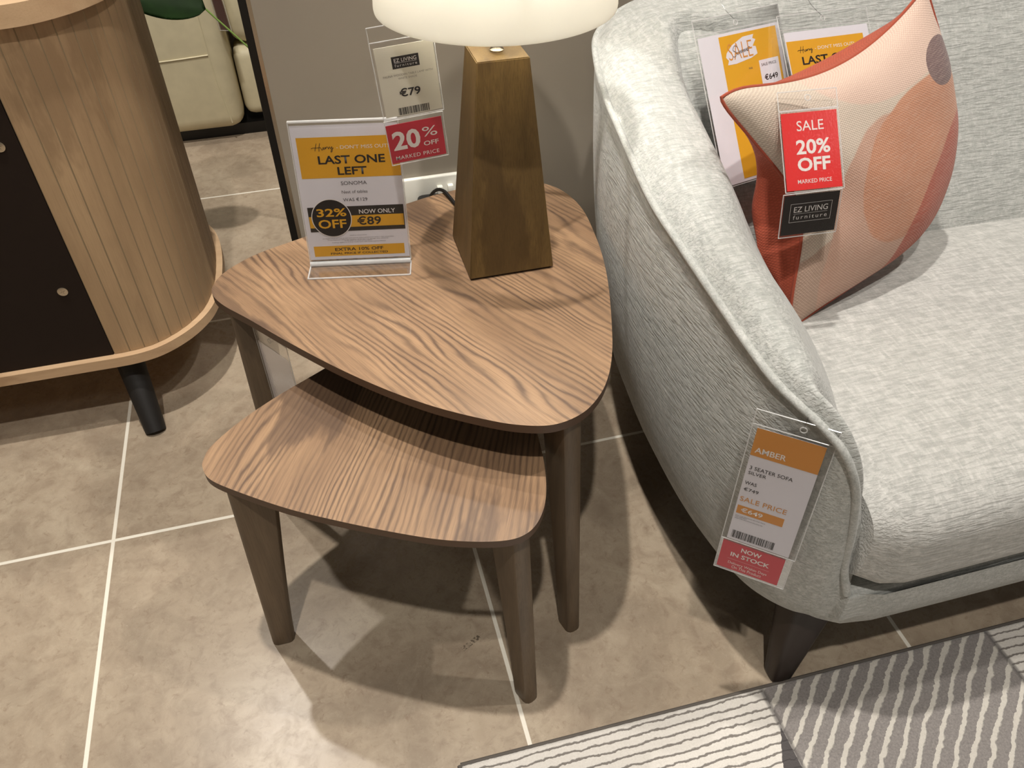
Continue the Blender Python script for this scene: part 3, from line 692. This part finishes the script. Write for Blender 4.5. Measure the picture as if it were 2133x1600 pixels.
def seam(u, v):
    """outline with pinched-in sides and pulled-out corners, in metres in the cushion's plane"""
    a, c = 2 * u - 1, 2 * v - 1
    pinch = 0.030
    x = a * (1 - pinch / (PS / 2) * (1 - c * c) * abs(a) ** 2 * 0.6); y = c * (1 - pinch / (PS / 2) * (1 - a * a) * abs(c) ** 2 * 0.6)
    X = PS / 2 * (x + 1); Y = PS / 2 * (y + 1)
    # the left side is pushed in by the sofa arm, the right bulges
    left = max(0, 1 - u / 0.45) ** 2 * math.exp(-((v - 0.42) / 0.26) ** 2)
    tl = max(0, 1 - u / 0.4) ** 2 * max(0, (v - 0.6) / 0.4) ** 2; X -= 0.040 * tl; Y += 0.008 * tl
    q = u + 1 - v
    if q < 0.14: X += (0.14 - q) ** 2 / 0.14 * PS * 0.42; Y -= (0.14 - q) ** 2 / 0.14 * PS * 0.42
    X += 0.048 * left
    Y -= 0.026 * math.sin(PI * u) ** 0.8 * max(0, (v - 0.5) / 0.5) ** 2
    right = max(0, 1 - (1 - u) / 0.4) ** 2 * math.sin(PI * min(1, max(0, v)))
    X += 0.046 * right
    cor = max(0, 1 - (1 - u) / 0.5) ** 2 * max(0, 1 - v / 0.5) ** 2; X -= 0.05 * cor; Y += 0.03 * cor
    bot = max(0, 1 - v / 0.4) ** 2 * math.sin(PI * u); Y -= 0.012 * bot
    return X, Y
def panel(sgn, T):
    b_ = bmesh.new(); N = 44; uvl = b_.loops.layers.uv.new('UVMap'); g = []
    for i in range(N + 1):
        row = []
        for j in range(N + 1):
            u, v = i / N, j / N; X, Y = seam(u, v)
            pr = (1 - abs(2 * u - 1) ** 2.4) ** 0.62 * (1 - abs(2 * v - 1) ** 2.4) ** 0.62
            d = T * pr + 0.004 * noise.noise(Vector((u * 5, v * 5, sgn * 3))) * min(1, pr * 2)
            if sgn > 0:      # back panel swells out past the seam at the left and at the top
                X -= 0.060 * math.exp(-((u - 0.10) / 0.14) ** 2) * math.exp(-((v - 0.38) / 0.24) ** 2) * (1 - (1 - min(1, u / 0.10)) ** 2)
                Y += 0.022 * math.exp(-((v - 0.88) / 0.11) ** 2) * math.sin(PI * u) ** 0.7 * min(1, (1 - v) / 0.06)
                d += 0.004 * math.sin(v * 26 + u * 9) * math.exp(-((u - 0.12) / 0.12) ** 2) * math.exp(-((v - 0.38) / 0.2) ** 2)
            row.append((b_.verts.new((X, sgn * d, Y)), u, v))
        g.append(row)
    for i in range(N):
        for j in range(N):
            q = [g[i][j], g[i + 1][j], g[i + 1][j + 1], g[i][j + 1]]; f = b_.faces.new([k[0] for k in q])
            for lp, k in zip(f.loops, q): lp[uvl].uv = (k[1], k[2])
    return b_
obj('front_panel', panel(-1, 0.055), pf, cush, True, 80, local=True)
obj('back_panel', panel(1, 0.066), pb, cush, True, 80, local=True)['label'] = 'plain rust back of the cushion'
b = bmesh.new(); pts = []
for k in range(121):
    f = (k % 120) / 30; s_ = f % 1
    u, v = [(s_, 0), (1, s_), (1 - s_, 1), (0, 1 - s_)][int(f)]
    X, Y = seam(u, v); pts.append((X, 0, Y))
obj('seam', tube(b, pts, 0.0022, 8, False), pb, cush, True, local=True)

# ================================================================== SIGN STAND ON THE TABLE
SGN = place((0.4238, 0.0617, 0.4548), (-0.17, 0, -0.20))
SR = place((0.4238, 0.0617, 0.45), (0, 0, -0.20))
sg = thing('sign_stand', 'clear acrylic stand with yellow LAST ONE LEFT price sheet on the larger table', 'sign', SGN)
sw, shh = 0.1505, 0.208
b = bmesh.new()
box(b, (0, -0.0022, 0.0), (sw, -0.0006, shh)); box(b, (0, 0.0012, 0.0), (sw, 0.0028, shh))
o = obj('sign_pocket', b, M['acrylic'], sg, False, local=True)
b = bmesh.new()
tube(b, [(0, 0, shh), (sw, 0, shh)], 0.0019, 8); tube(b, [(0, 0, 0), (0, 0, shh)], 0.0010, 8); tube(b, [(sw, 0, 0), (sw, 0, shh)], 0.0010, 8)
obj('polished_edge', b, M['acrylic_edge'], o, True, local=True)
b = bmesh.new(); box(b, (0, -0.037, 0.0003), (sw, 0.012, 0.0023)); box(b, (0, -0.0045, 0.0003), (sw, 0.0005, 0.008), 0.0012)
b.transform(SR); fo = obj('foot', b, M['acrylic'], sg, False)
b = bmesh.new(); tube(b, [(0, -0.037, 0.0013), (sw, -0.037, 0.0013)], 0.0013, 8); tube(b, [(0, -0.003, 0.0045), (sw, -0.003, 0.0045)], 0.0036, 10); tube(b, [(0, -0.037, 0.0013), (0, 0.0, 0.0013)], 0.0011, 6); tube(b, [(sw, -0.037, 0.0013), (sw, 0, 0.0013)], 0.0011, 6)
b.transform(SR); obj('polished_edge', b, M['acrylic_edge'], fo, True)
c = Card(sg, 'printed_sheet', 0.0012, 0.0045, 0.148, 0.198, M['paper'], y=0.0)
c.rect('y', 0.044, 0.626, 0.995, 0.917)
hurry(c, 'k', 0.173, 0.812, 0.385, 0.876, 0.0007)
c.text('w', '- DON\'T MISS OUT!', 0.41, 0.831, 0.900, 0.857)
c.text('k', 'LAST ONE', 0.222, 0.726, 0.855, 0.786, 0.022)
c.text('k', 'LEFT', 0.392, 0.646, 0.670, 0.703, 0.022)
c.text('g', 'SONOMA', 0.407, 0.571, 0.656, 0.598); c.text('g', 'Nest of tables', 0.404, 0.509, 0.652, 0.531); c.text('g', 'WAS €129', 0.406, 0.449, 0.642, 0.474)
c.rect('k', 0.046, 0.221, 0.984, 0.411); c.rect('y', 0.049, 0.252, 0.977, 0.340, 2)
rc = 0.197 * 0.148
c.circle('w', 0.270, 0.325, rc, 3); c.circle('k', 0.270, 0.325, rc - 0.0012, 4)
c.text('y', '32%', 0.130, 0.337, 0.420, 0.399, 0.02, 5); c.text('y', 'OFF', 0.133, 0.247, 0.408, 0.315, 0.02, 5)
c.text('w', 'NOW ONLY', 0.545, 0.351, 0.900, 0.384, 0.01, 3); c.text('k', '€89', 0.516, 0.264, 0.752, 0.331, 0.02, 3)
c.text('g', 'TERMS & CONDITIONS', 0.423, 0.183, 0.593, 0.188)
for u0, u1, v, tx in ((0.15, 0.861, 0.161, 'All display items are sold as seen and must be collected/delivered within 7 days of purchase'), (0.201, 0.803, 0.149, 'Prices displayed reflect the condition of the item e.g. damage, they cannot be'), (0.367, 0.641, 0.140, 'in any other or return policy applies'), (0.239, 0.775, 0.128, 'A charge applies to all floor model items with below express delivery')):
    c.text('g', tx, u0, v, u1, v + 0.0085)
c.rect('y', 0.048, 0.025, 0.955, 0.107); c.text('k', 'EXTRA 10% OFF', 0.258, 0.065, 0.742, 0.090, 0.015); c.text('k', 'FINAL PRICE IF COLLECTED', 0.211, 0.037, 0.784, 0.053, 0.015)
c.done({'y': 'yellow', 'k': 'ink', 'w': 'white_ink', 'g': 'grey_ink'}, {'y': 'yellow_print', 'k': 'black_print', 'w': 'white_print', 'g': 'grey_print'})

# ================================================================== HANGING TAGS
def logo(c, u0, v0, u1, v1, frame=True, wk='w', lay=3):
    if frame:
        t_ = 0.0004
        for q in ((u0, v0, u1, v0 + t_ / c.h), (u0, v1 - t_ / c.h, u1, v1), (u0, v0, u0 + t_ / c.w, v1), (u1 - t_ / c.w, v0, u1, v1)): c.rect(wk, *q, lay, 'printed_frame', True)
    du, dv = u1 - u0, v1 - v0
    c.text(wk, 'EZ LIVING', u0 + 0.09 * du, v0 + 0.53 * dv, u1 - 0.09 * du, v0 + 0.83 * dv, 0.0, lay)
    c.rect(wk, u0 + 0.09 * du, v0 + 0.445 * dv, u1 - 0.09 * du, v0 + 0.445 * dv + 0.0003 / c.h, lay)
    c.text(wk, 'furniture', u0 + 0.09 * du, v0 + 0.15 * dv, u1 - 0.09 * du, v0 + 0.37 * dv, -0.004, lay, 1.35)
def cord(parent, pts, r=0.0006):
    return obj('hanging_cord', tube(bmesh.new(), spline(pts, 6), r, 6), M['cord'], parent)
# --- lamp tag
LT = place((0.5505, -0.02, 0.697), (0, -0.07, 0.0))
lt = thing('price_tag', 'price tag reading €79 hanging from the white lamp shade', 'tag', LT)
pocket(lt, 'plastic_pocket', 0.001, -0.001, 0.0775, 0.113, welds=(0.0945,))
pocket(lt, 'plastic_pocket', 0.0005, -0.062, 0.0755, 0.060, y=-0.0018)
c = Card(lt, 'printed_card', 0.0045, 0.0015, 0.0725, 0.086, M['paper_warm'])
c.rect('k', 0.262, 0.68, 0.725, 0.85); logo(c, 0.262, 0.68, 0.725, 0.85, False)
c.text('l', 'PAUNA WOODEN TABLE LAMP WITH', 0.077, 0.575, 0.926, 0.605); c.text('l', 'WHITE SHADE', 0.325, 0.525, 0.65, 0.555)
c.text('k', '€79', 0.305, 0.272, 0.67, 0.395, 0.022); c.barcode('k', 0.235, 0.008, 0.779, 0.116, 36)
c.done({'k': 'ink', 'l': 'lite_ink', 'w': 'white_ink'}, {'k': 'black_print', 'l': 'grey_print', 'w': 'white_print'})
c = Card(lt, 'printed_card', 0.0012, -0.0598, 0.0722, 0.052, M['crimson'], y=-0.0018, label='crimson 20% OFF card')
c.text('w', '20', 0.075, 0.325, 0.575, 0.82, 0.03); c.text('w', '%', 0.625, 0.555, 0.892, 0.805, 0.0); c.text('w', 'OFF', 0.62, 0.32, 0.893, 0.44, 0.015); c.text('w', 'MARKED PRICE', 0.083, 0.08, 0.879, 0.18, 0.005, 2, 1.1)
c.done({'w': 'white_ink'}, {'w': 'white_print'})
rg = obj('plastic_ring', ring(bmesh.new(), (0.0425, 0.0, 0.106), 0.003, 0.0006), M['acrylic_edge'], lt, local=True)
cord(lt, [(0.5860, -0.0195, 0.806), (0.590, -0.016, 0.835), (0.600, -0.012, 0.866)])
# --- sofa arm tag (AMBER)
AM = place((0.9150, -0.5160, 0.4232), (-0.12, 0, -0.70))
am = thing('price_tag', 'tall price tag reading AMBER hanging on the outside of the grey sofa arm', 'tag', AM)
aw, ah, ax, az = 0.0741, 0.1725, -0.060, -0.098
pocket(am, 'plastic_pocket', ax - 0.006, az - 0.002, aw + 0.014, ah + 0.026, welds=(az + ah + 0.004,))
pocket(am, 'plastic_pocket', ax - 0.006, az - 0.0535, aw + 0.012, 0.0515)
c = Card(am, 'printed_card', ax, az, aw, ah, M['paper'])
c.rect('a', 0, 0.774, 1, 1); c.text('w', 'AMBER', 0.05, 0.803, 0.515, 0.848, 0.015)
c.text('k', '3 SEATER SOFA', 0.048, 0.658, 0.697, 0.688); c.text('k', 'SILVER', 0.047, 0.615, 0.32, 0.642)
c.text('k', 'WAS', 0.038, 0.525, 0.22, 0.553, 0.005); c.text('k', '€749', 0.05, 0.467, 0.277, 0.496)
c.text('a', 'SALE PRICE', 0.034, 0.370, 0.76, 0.412); c.rect('a', 0.03, 0.254, 0.762, 0.329); c.text('w', '€649', 0.095, 0.274, 0.437, 0.314, 0.02)
for u1, v in ((0.51, 0.229), (0.22, 0.217), (0.48, 0.203)): c.text('g', 'WAS THE PREVIOUS SELLING PRICE FOR THIS ITEM'[:int(60 * u1)], 0.032, v, u1, v + 0.007)
c.barcode('k', 0.058, 0.022, 0.745, 0.092, 44)
c.done({'a': 'amber', 'k': 'ink', 'w': 'white_ink', 'g': 'grey_ink'}, {'a': 'amber_print', 'k': 'black_print', 'w': 'white_print', 'g': 'grey_print'})
c = Card(am, 'printed_card', ax - 0.003, az - 0.0508, aw + 0.001, 0.0455, M['rose'], label='red NOW IN STOCK card')
c.text('w', 'NOW', 0.315, 0.75, 0.64, 0.91, 0.025); c.text('w', 'IN STOCK', 0.17, 0.51, 0.80, 0.665, 0.025); c.text('w', 'Delivery Within Days', 0.165, 0.19, 0.80, 0.31); c.text('w', 'On This Product', 0.24, 0.075, 0.725, 0.185); c.rect('w', 0.14, 0.40, 0.82, 0.405)
c.done({'w': 'white_ink'}, {'w': 'white_print'})
obj('plastic_ring', ring(bmesh.new(), (-0.014, -0.001, 0.089), 0.0036, 0.0007), M['acrylic_edge'], am, local=True)
pA = AM @ Vector((-0.014, -0.001, 0.0925)); cord(am, [tuple(pA), tuple(pA + Vector((0.004, 0.004, 0.012))), (0.9265, -0.4780, 0.533)])
# --- cushion tag
ct = thing('price_tag', 'red SALE 20% OFF tag hanging on the patterned cushion', 'tag', place((1.0155, -0.2247, 0.6339), (-0.68, -0.03, -0.14)))
pocket(ct, 'plastic_pocket', -0.002, -0.002, 0.075, 0.0985)
pocket(ct, 'hanging_flap', -0.002, 0.0975, 0.075, 0.023)
c = Card(ct, 'printed_card', 0, 0, 0.0709, 0.0945, M['red'])
c.text('w', 'SALE', 0.265, 0.76, 0.745, 0.89, 0.002); c.text('w', '20%', 0.225, 0.457, 0.835, 0.648, 0.025); c.text('w', 'OFF', 0.225, 0.237, 0.815, 0.415, 0.03); c.text('w', 'MARKED PRICE', 0.204, 0.083, 0.817, 0.135, 0.004)
c.done({'w': 'white_ink'}, {'w': 'white_print'})
B4 = WM[ct.name].inverted() @ place((1.0099, -0.2400, 0.5803), (-0.15, -0.04, -0.125))
pocket(ct, 'plastic_pocket', -0.002, -0.003, 0.075, 0.057, M4=B4)
c = Card(ct, 'printed_card', 0, 0, 0.0709, 0.052, M['ink'], M4=B4, label='black shop card')
logo(c, 0.125, 0.32, 0.88, 0.788); c.done({'w': 'white_ink'}, {'w': 'white_print'})
obj('plastic_ring', ring(bmesh.new(), (0.0355, -0.001, 0.1115), 0.0036, 0.0007), M['acrylic_edge'], ct, local=True)
# --- two A5 tags on the sofa back
TA = place((1.0355, -0.0485, 0.5456), (-0.545, 0, 0.228))
ta = thing('price_tag', 'yellow Summer SALE tag hanging on the sofa back behind the cushion', 'tag', TA)
pocket(ta, 'plastic_pocket', -0.004, -0.002, 0.156, 0.236, welds=(0.2135,))
c = Card(ta, 'printed_card', 0, 0, 0.148, 0.210, M['paper'])
c.rect('y', 0.243, 0.02, 0.953, 0.98)
c.poly('p', [(0.29 + (a - 0.30) * 0.80, 0.79 + (b - 0.64) * 0.56) for a, b in [(0.32, 0.78), (0.42, 0.86), (0.60, 0.93), (0.77, 0.935), (0.745, 0.89), (0.79, 0.87), (0.73, 0.80), (0.775, 0.79), (0.785, 0.70), (0.68, 0.665), (0.44, 0.635), (0.31, 0.64), (0.335, 0.69), (0.30, 0.73)]], 2)
c.text('a', 'SALE', 0.325, 0.815, 0.625, 0.925, -0.012, 3)
for L in ([(0.50, 0.815), (0.455, 0.835), (0.42, 0.80), (0.46, 0.775), (0.445, 0.74), (0.40, 0.745)], [(0.47, 0.78), (0.485, 0.752), (0.51, 0.785), (0.515, 0.757), (0.53, 0.785), (0.54, 0.76), (0.553, 0.787), (0.563, 0.762), (0.578, 0.788), (0.585, 0.764), (0.598, 0.79), (0.606, 0.766), (0.62, 0.792), (0.63, 0.768), (0.645, 0.782), (0.64, 0.795), (0.632, 0.775), (0.655, 0.77), (0.665, 0.80), (0.685, 0.795)]): c.stroke('g', [(0.37 + (a - 0.40) * 0.80, 0.835 + (b - 0.74) * 0.74) for a, b in L], 0.0007, 4)
c.rect('p', 0.677, 0.50, 0.924, 0.775, 2); c.text('k', 'SALE PRICE', 0.70, 0.733, 0.89, 0.752, 0.0, 3); c.text('k', '€649', 0.715, 0.635, 0.885, 0.675, 0.02, 3); c.text('g', 'WAS', 0.54, 0.732, 0.585, 0.745, 0.0, 3)
c.done({'y': 'yellow', 'k': 'ink', 'p': 'paper', 'g': 'grey_ink', 'a': 'amber'}, {'y': 'yellow_print', 'k': 'black_print', 'p': 'white_print', 'g': 'grey_print', 'a': 'amber_print'})
obj('plastic_ring', ring(bmesh.new(), (0.070, -0.001, 0.221), 0.0036, 0.0007), M['acrylic_edge'], ta, local=True)
pA = TA @ Vector((0.070, -0.001, 0.2245)); cord(ta, [tuple(pA), tuple(pA + Vector((-0.012, 0.012, 0.012))), tuple(pA + Vector((-0.016, 0.028, 0.024)))])
TB = place((1.1453, 0.0769, 0.7265), (-0.70, 0.03, 0.10))
tb = thing('price_tag', 'yellow LAST tag hanging on the sofa back, half hidden by the top of the cushion', 'tag', TB)
pocket(tb, 'plastic_pocket', 0.002, -0.229, 0.160, 0.240, welds=(-0.010,))
c = Card(tb, 'printed_card', 0.008, -0.224, 0.150, 0.210, M['paper'])
c.rect('y', 0.01, 0.63, 0.925, 0.937); hurry(c, 'k', 0.12, 0.842, 0.30, 0.895, 0.0007); c.text('w', '- DON\'T MISS OUT!', 0.325, 0.860, 0.80, 0.884)
c.text('k', 'LAST ONE', 0.155, 0.764, 0.79, 0.822, 0.022); c.text('k', 'LEFT', 0.33, 0.685, 0.61, 0.742, 0.022)
c.done({'y': 'yellow', 'k': 'ink', 'w': 'white_ink'}, {'y': 'yellow_print', 'k': 'black_print', 'w': 'white_print'})
obj('plastic_ring', ring(bmesh.new(), (0.080, -0.001, 0.001), 0.0036, 0.0007), M['acrylic_edge'], tb, local=True)
pA = TB @ Vector((0.080, -0.001, 0.004)); cord(tb, [tuple(pA), tuple(pA + Vector((-0.014, 0.016, 0.014))), tuple(pA + Vector((-0.024, 0.030, 0.034)))])
# --- tag under the larger table
TU = place((0.330, -0.026, 0.425), (0, 0, -1.0))
tu = thing('price_tag', 'blank white tag in a clear sleeve hanging beneath the larger table by its leg', 'tag', TU)
pocket(tu, 'plastic_pocket', -0.004, -0.20, 0.083, 0.198)
Card(tu, 'printed_card', 0.0, -0.195, 0.075, 0.165, M['paper']).done({}, {})
obj('plastic_ring', ring(bmesh.new(), (0.037, -0.001, -0.012), 0.0036, 0.0007), M['acrylic_edge'], tu, local=True)
pA = TU @ Vector((0.037, 0, -0.0085)); cord(tu, [tuple(pA), tuple(pA + Vector((0.002, 0.004, 0.008))), tuple(pA + Vector((0.006, 0.01, 0.0205)))])

# ================================================================== RUG
def rug_mat():
    t = NT('carved_pile_rug'); v = t.map(t.coord(), (1.7, -1.2, 0)); x, y, z = t.sep(v)
    fz = t.noise(v, 330, 3, 0.75); wob = t.noise(v, 22, 2); fine = t.noise(v, 130, 2)
    jit = t.math('ADD', t.math('MULTIPLY', t.math('SUBTRACT', wob, 0.5), 0.010), t.math('MULTIPLY', t.math('SUBTRACT', fine, 0.5), 0.005))
    yj = t.math('ADD', y, jit)
    # straight carved lines
    fy = t.math('FRACT', t.math('DIVIDE', yj, 0.0125)); ly = t.ramp(fy, [(0.0, 1.0), (0.16, 1.0), (0.26, 0.0)])
    cream = t.mix(ly, t.mix(fz, lin((206, 200, 192)), lin((236, 231, 224))), lin((132, 126, 120)))
    # diagonal lines
    dg = t.math('ADD', t.math('SUBTRACT', t.math('MULTIPLY', x, 0.68), t.math('MULTIPLY', y, 0.73)), t.math('MULTIPLY', jit, 1.2))
    fd = t.math('FRACT', t.math('DIVIDE', dg, 0.0212)); ld = t.ramp(fd, [(0.0, 1.0), (0.28, 1.0), (0.36, 0.0)])
    grey = t.mix(ld, t.mix(t.ramp(fz, [(0.3, 0.0), (0.7, 1.0)]), lin((126, 121, 119)), lin((158, 152, 148))), t.mix(fz, lin((196, 190, 180)), lin((222, 217, 208))))
    xs = t.math('ADD', t.math('SUBTRACT', x, 0.570 + 0.0), 0.0)
    cell = t.math('FLOOR', t.math('DIVIDE', t.math('SUBTRACT', x, 0.195), 0.375))
    par = t.math('ABSOLUTE', t.math('MODULO', cell, 2.0))          # 1: cream panel (0.57..0.945), 0: grey
    par = t.math('SUBTRACT', 1.0, par); par = t.math('MULTIPLY', par, t.math('GREATER_THAN', x, 0.945))
    row = t.math('LESS_THAN', y, -0.93); par = t.math('ABSOLUTE', t.math('SUBTRACT', par, row))
    inb = t.math('GREATER_THAN', x, 0.57)
    c = t.mix(par, cream, grey)
    edge = t.math('ABSOLUTE', t.math('SUBTRACT', t.math('FRACT', t.math('ADD', t.math('DIVIDE', t.math('SUBTRACT', x, 0.195), 0.375), 0.5)), 0.5))
    c = t.mix(t.math('MULTIPLY', t.ramp(edge, [(0.006, 0.75), (0.014, 0.0)]), t.math('GREATER_THAN', x, 0.7)), c, lin((104, 100, 98)))
    # dark wedge at the foot of the first seam
    wd = t.math('MULTIPLY', t.math('MULTIPLY', t.math('LESS_THAN', x, 0.944), t.math('GREATER_THAN', t.math('ADD', x, t.math('MULTIPLY', jit, 1.5)), t.math('ADD', 0.944, t.math('MULTIPLY', t.math('ADD', yj, 0.602), 0.5)))), t.math('GREATER_THAN', y, -0.70))
    c = t.mix(wd, c, lin((86, 82, 82)))
    hgt = t.math('ADD', t.mix(par, t.math('SUBTRACT', 1.0, ly), ld), t.math('MULTIPLY', fz, 0.7))
    t.bump(hgt, 0.7, 0.004); t.b.inputs['Sheen Weight'].default_value = 0.3
    return t.done(c, 0.95, 0, 0.1)
rug = thing('rug', 'grey and cream patchwork rug with carved lines in front of the sofa', 'rug', place((1.7, -1.2, 0)))
b = bmesh.new(); X0, X1, Y0, Y1 = 0.500, 3.2, -2.2, -0.5355
nx, ny = 300, 90; g = []
for i in range(nx + 1):
    r_ = []
    for j in range(ny + 1):
        fx = i / nx; fyy = j / ny
        x = X0 + (X1 - X0) * fx ** 1.4; y = Y1 + (Y0 - Y1) * fyy ** 1.8
        yy = y - 0.019 * max(0, (x - X0)) * 0.9
        ed = min(1.0, min(fx, 1 - fx) * 60, min(fyy * 25 + 0.12, 1))
        z = 0.0125 * (ed ** 0.5) + 0.0012 * noise.noise(Vector((x * 160, y * 160, 0)))
        r_.append(b.verts.new((x, yy, max(0.001, z))))
    g.append(r_)
for i in range(nx):
    for j in range(ny): b.faces.new((g[i][j], g[i][j + 1], g[i + 1][j + 1], g[i + 1][j]))
obj('pile', b, rug_mat(), rug, True, 180)
b = bmesh.new(); tube(b, [(X0, Y1 + 0.002, 0.004), (X0 + 1.35, Y1 + 0.002 - 0.0171 * 1.35, 0.004), (X1, Y1 + 0.002 - 0.0171 * (X1 - X0), 0.004)], 0.0036, 8); tube(b, [(X0 - 0.001, Y1 + 0.002, 0.004), (X0 - 0.001, Y0, 0.004)], 0.0036, 8)
obj('binding', b, plain('rug_binding', (92, 86, 80), 0.9), rug, True)

# ================================================================== BEYOND THE PARTITION
cs = thing('recliner_sofa', 'cream leather recliner sofa on the floor beyond the partition wall', 'sofa', place((0.4, 2.0, 0)))
def soft(lo, hi, r, bul=0.0): 
    b_ = bx(lo, hi, r, 5); return b_
obj('arm', soft((-0.06, 1.555, 0.035), (0.268, 2.4, 0.60), 0.045), M['leather'], cs, True, 60)
b = bmesh.new()
tube(b, spline([(-0.03, 1.5535, 0.262), (0.10, 1.5535, 0.265), (0.208, 1.5535, 0.270)], 6), 0.0022, 6); tube(b, spline([(0.206, 1.553, 0.55), (0.209, 1.5535, 0.27), (0.217, 1.5535, 0.16), (0.228, 1.554, 0.06)], 6), 0.0022, 6)
obj('stitched_seam', b, M['leather'], cs)
obj('footrest', soft((0.272, 1.60, 0.055), (1.0, 1.75, 0.262), 0.03), M['leather'], cs, True, 60)
obj('seat', soft((0.272, 1.61, 0.266), (1.0, 2.3, 0.47), 0.05), M['leather'], cs, True, 60)
obj('backrest', soft((0.272, 2.2, 0.30), (1.0, 2.5, 1.0), 0.08), M['leather'], cs, True, 60)
obj('arm', soft((1.004, 1.555, 0.035), (1.32, 2.4, 0.60), 0.045), M['leather'], cs, True, 60)
obj('plinth', bx((-0.02, 1.60, 0), (1.28, 2.35, 0.036)), M['black'], cs, False)
tg = thing('price_tag', 'narrow dark tag in a clear sleeve hanging on the cream leather sofa', 'tag', place((0.262, 1.545, 0.34), (0, -0.07, -0.6)))
pocket(tg, 'plastic_pocket', -0.004, -0.002, 0.040, 0.16)
Card(tg, 'printed_card', 0, 0, 0.032, 0.15, plain('dark_red_print', (70, 34, 34), 0.4)).done({}, {})
# potted plant standing behind the partition: one long leaf reaches past its end
pt = thing('potted_plant', 'potted plant with long dark green leaf reaching past the partition end', 'plant', place((0.60, 0.80, 0)))
obj('pot', lathe(bmesh.new(), [(0, 0.001), (0.09, 0.001), (0.115, 0.2), (0.12, 0.205), (0.112, 0.205), (0.108, 0.18), (0, 0.18)], (0.60, 0.80), 40), M['pot'], pt)
obj('soil', lathe(bmesh.new(), [(0, 0.182), (0.107, 0.182)], (0.60, 0.80), 32), M['soil'], pt)
def leaf(base, tip, width, sag, nrm):
    b_ = bmesh.new(); base, tip, nrm = Vector(base), Vector(tip), Vector(nrm).normalized(); d = tip - base; sd = d.cross(nrm).normalized(); g_ = []
    for i in range(21):
        f = i / 20; wd = width * (math.sin(PI * f ** 0.75)) ** 0.8 * 0.5 + 0.0006; c_ = base + d * f - Vector((0, 0, sag * f * f)); row = []
        for k in range(-4, 5): row.append(b_.verts.new(c_ + sd * wd * k / 4 + nrm * (abs(k) / 4) ** 1.5 * wd * 0.3))
        g_.append(row)
    for A, B in zip(g_, g_[1:]):
        for k in range(8): b_.faces.new((A[k], A[k + 1], B[k + 1], B[k]))
    r_ = bmesh.ops.solidify(b_, geom=b_.faces[:], thickness=0.0008); return b_
LV = [((0.292, 0.90, 0.583), (0.100, 0.92, 0.632), 0.105, 0.0, (0.1, -0.6, 0.8)), ((0.75, 0.75, 0.75), (0.98, 0.72, 0.70), 0.08, 0.04, (0, -0.3, 1)), ((0.62, 0.95, 0.82), (0.66, 1.16, 0.74), 0.08, 0.04, (0, -0.2, 1)), ((0.55, 0.7, 0.9), (0.5, 0.56, 1.06), 0.07, 0.02, (0, -1, 0.3))]
for base, tip, wd, sag, nn in LV:
    obj('leaf', leaf(base, tip, wd, sag, nn), M['leaf'], pt, True, 80)
    mid = Vector(base).lerp(Vector((0.60, 0.80, 0.18)), 0.55) + Vector((0, 0, 0.02))
    obj('stem', tube(bmesh.new(), spline([base, tuple(mid), (0.60 + (base[0] - 0.6) * 0.1, 0.80 + (base[1] - 0.8) * 0.1, 0.175)], 8), [0.0020] * 17, 8), M['stem'], pt)
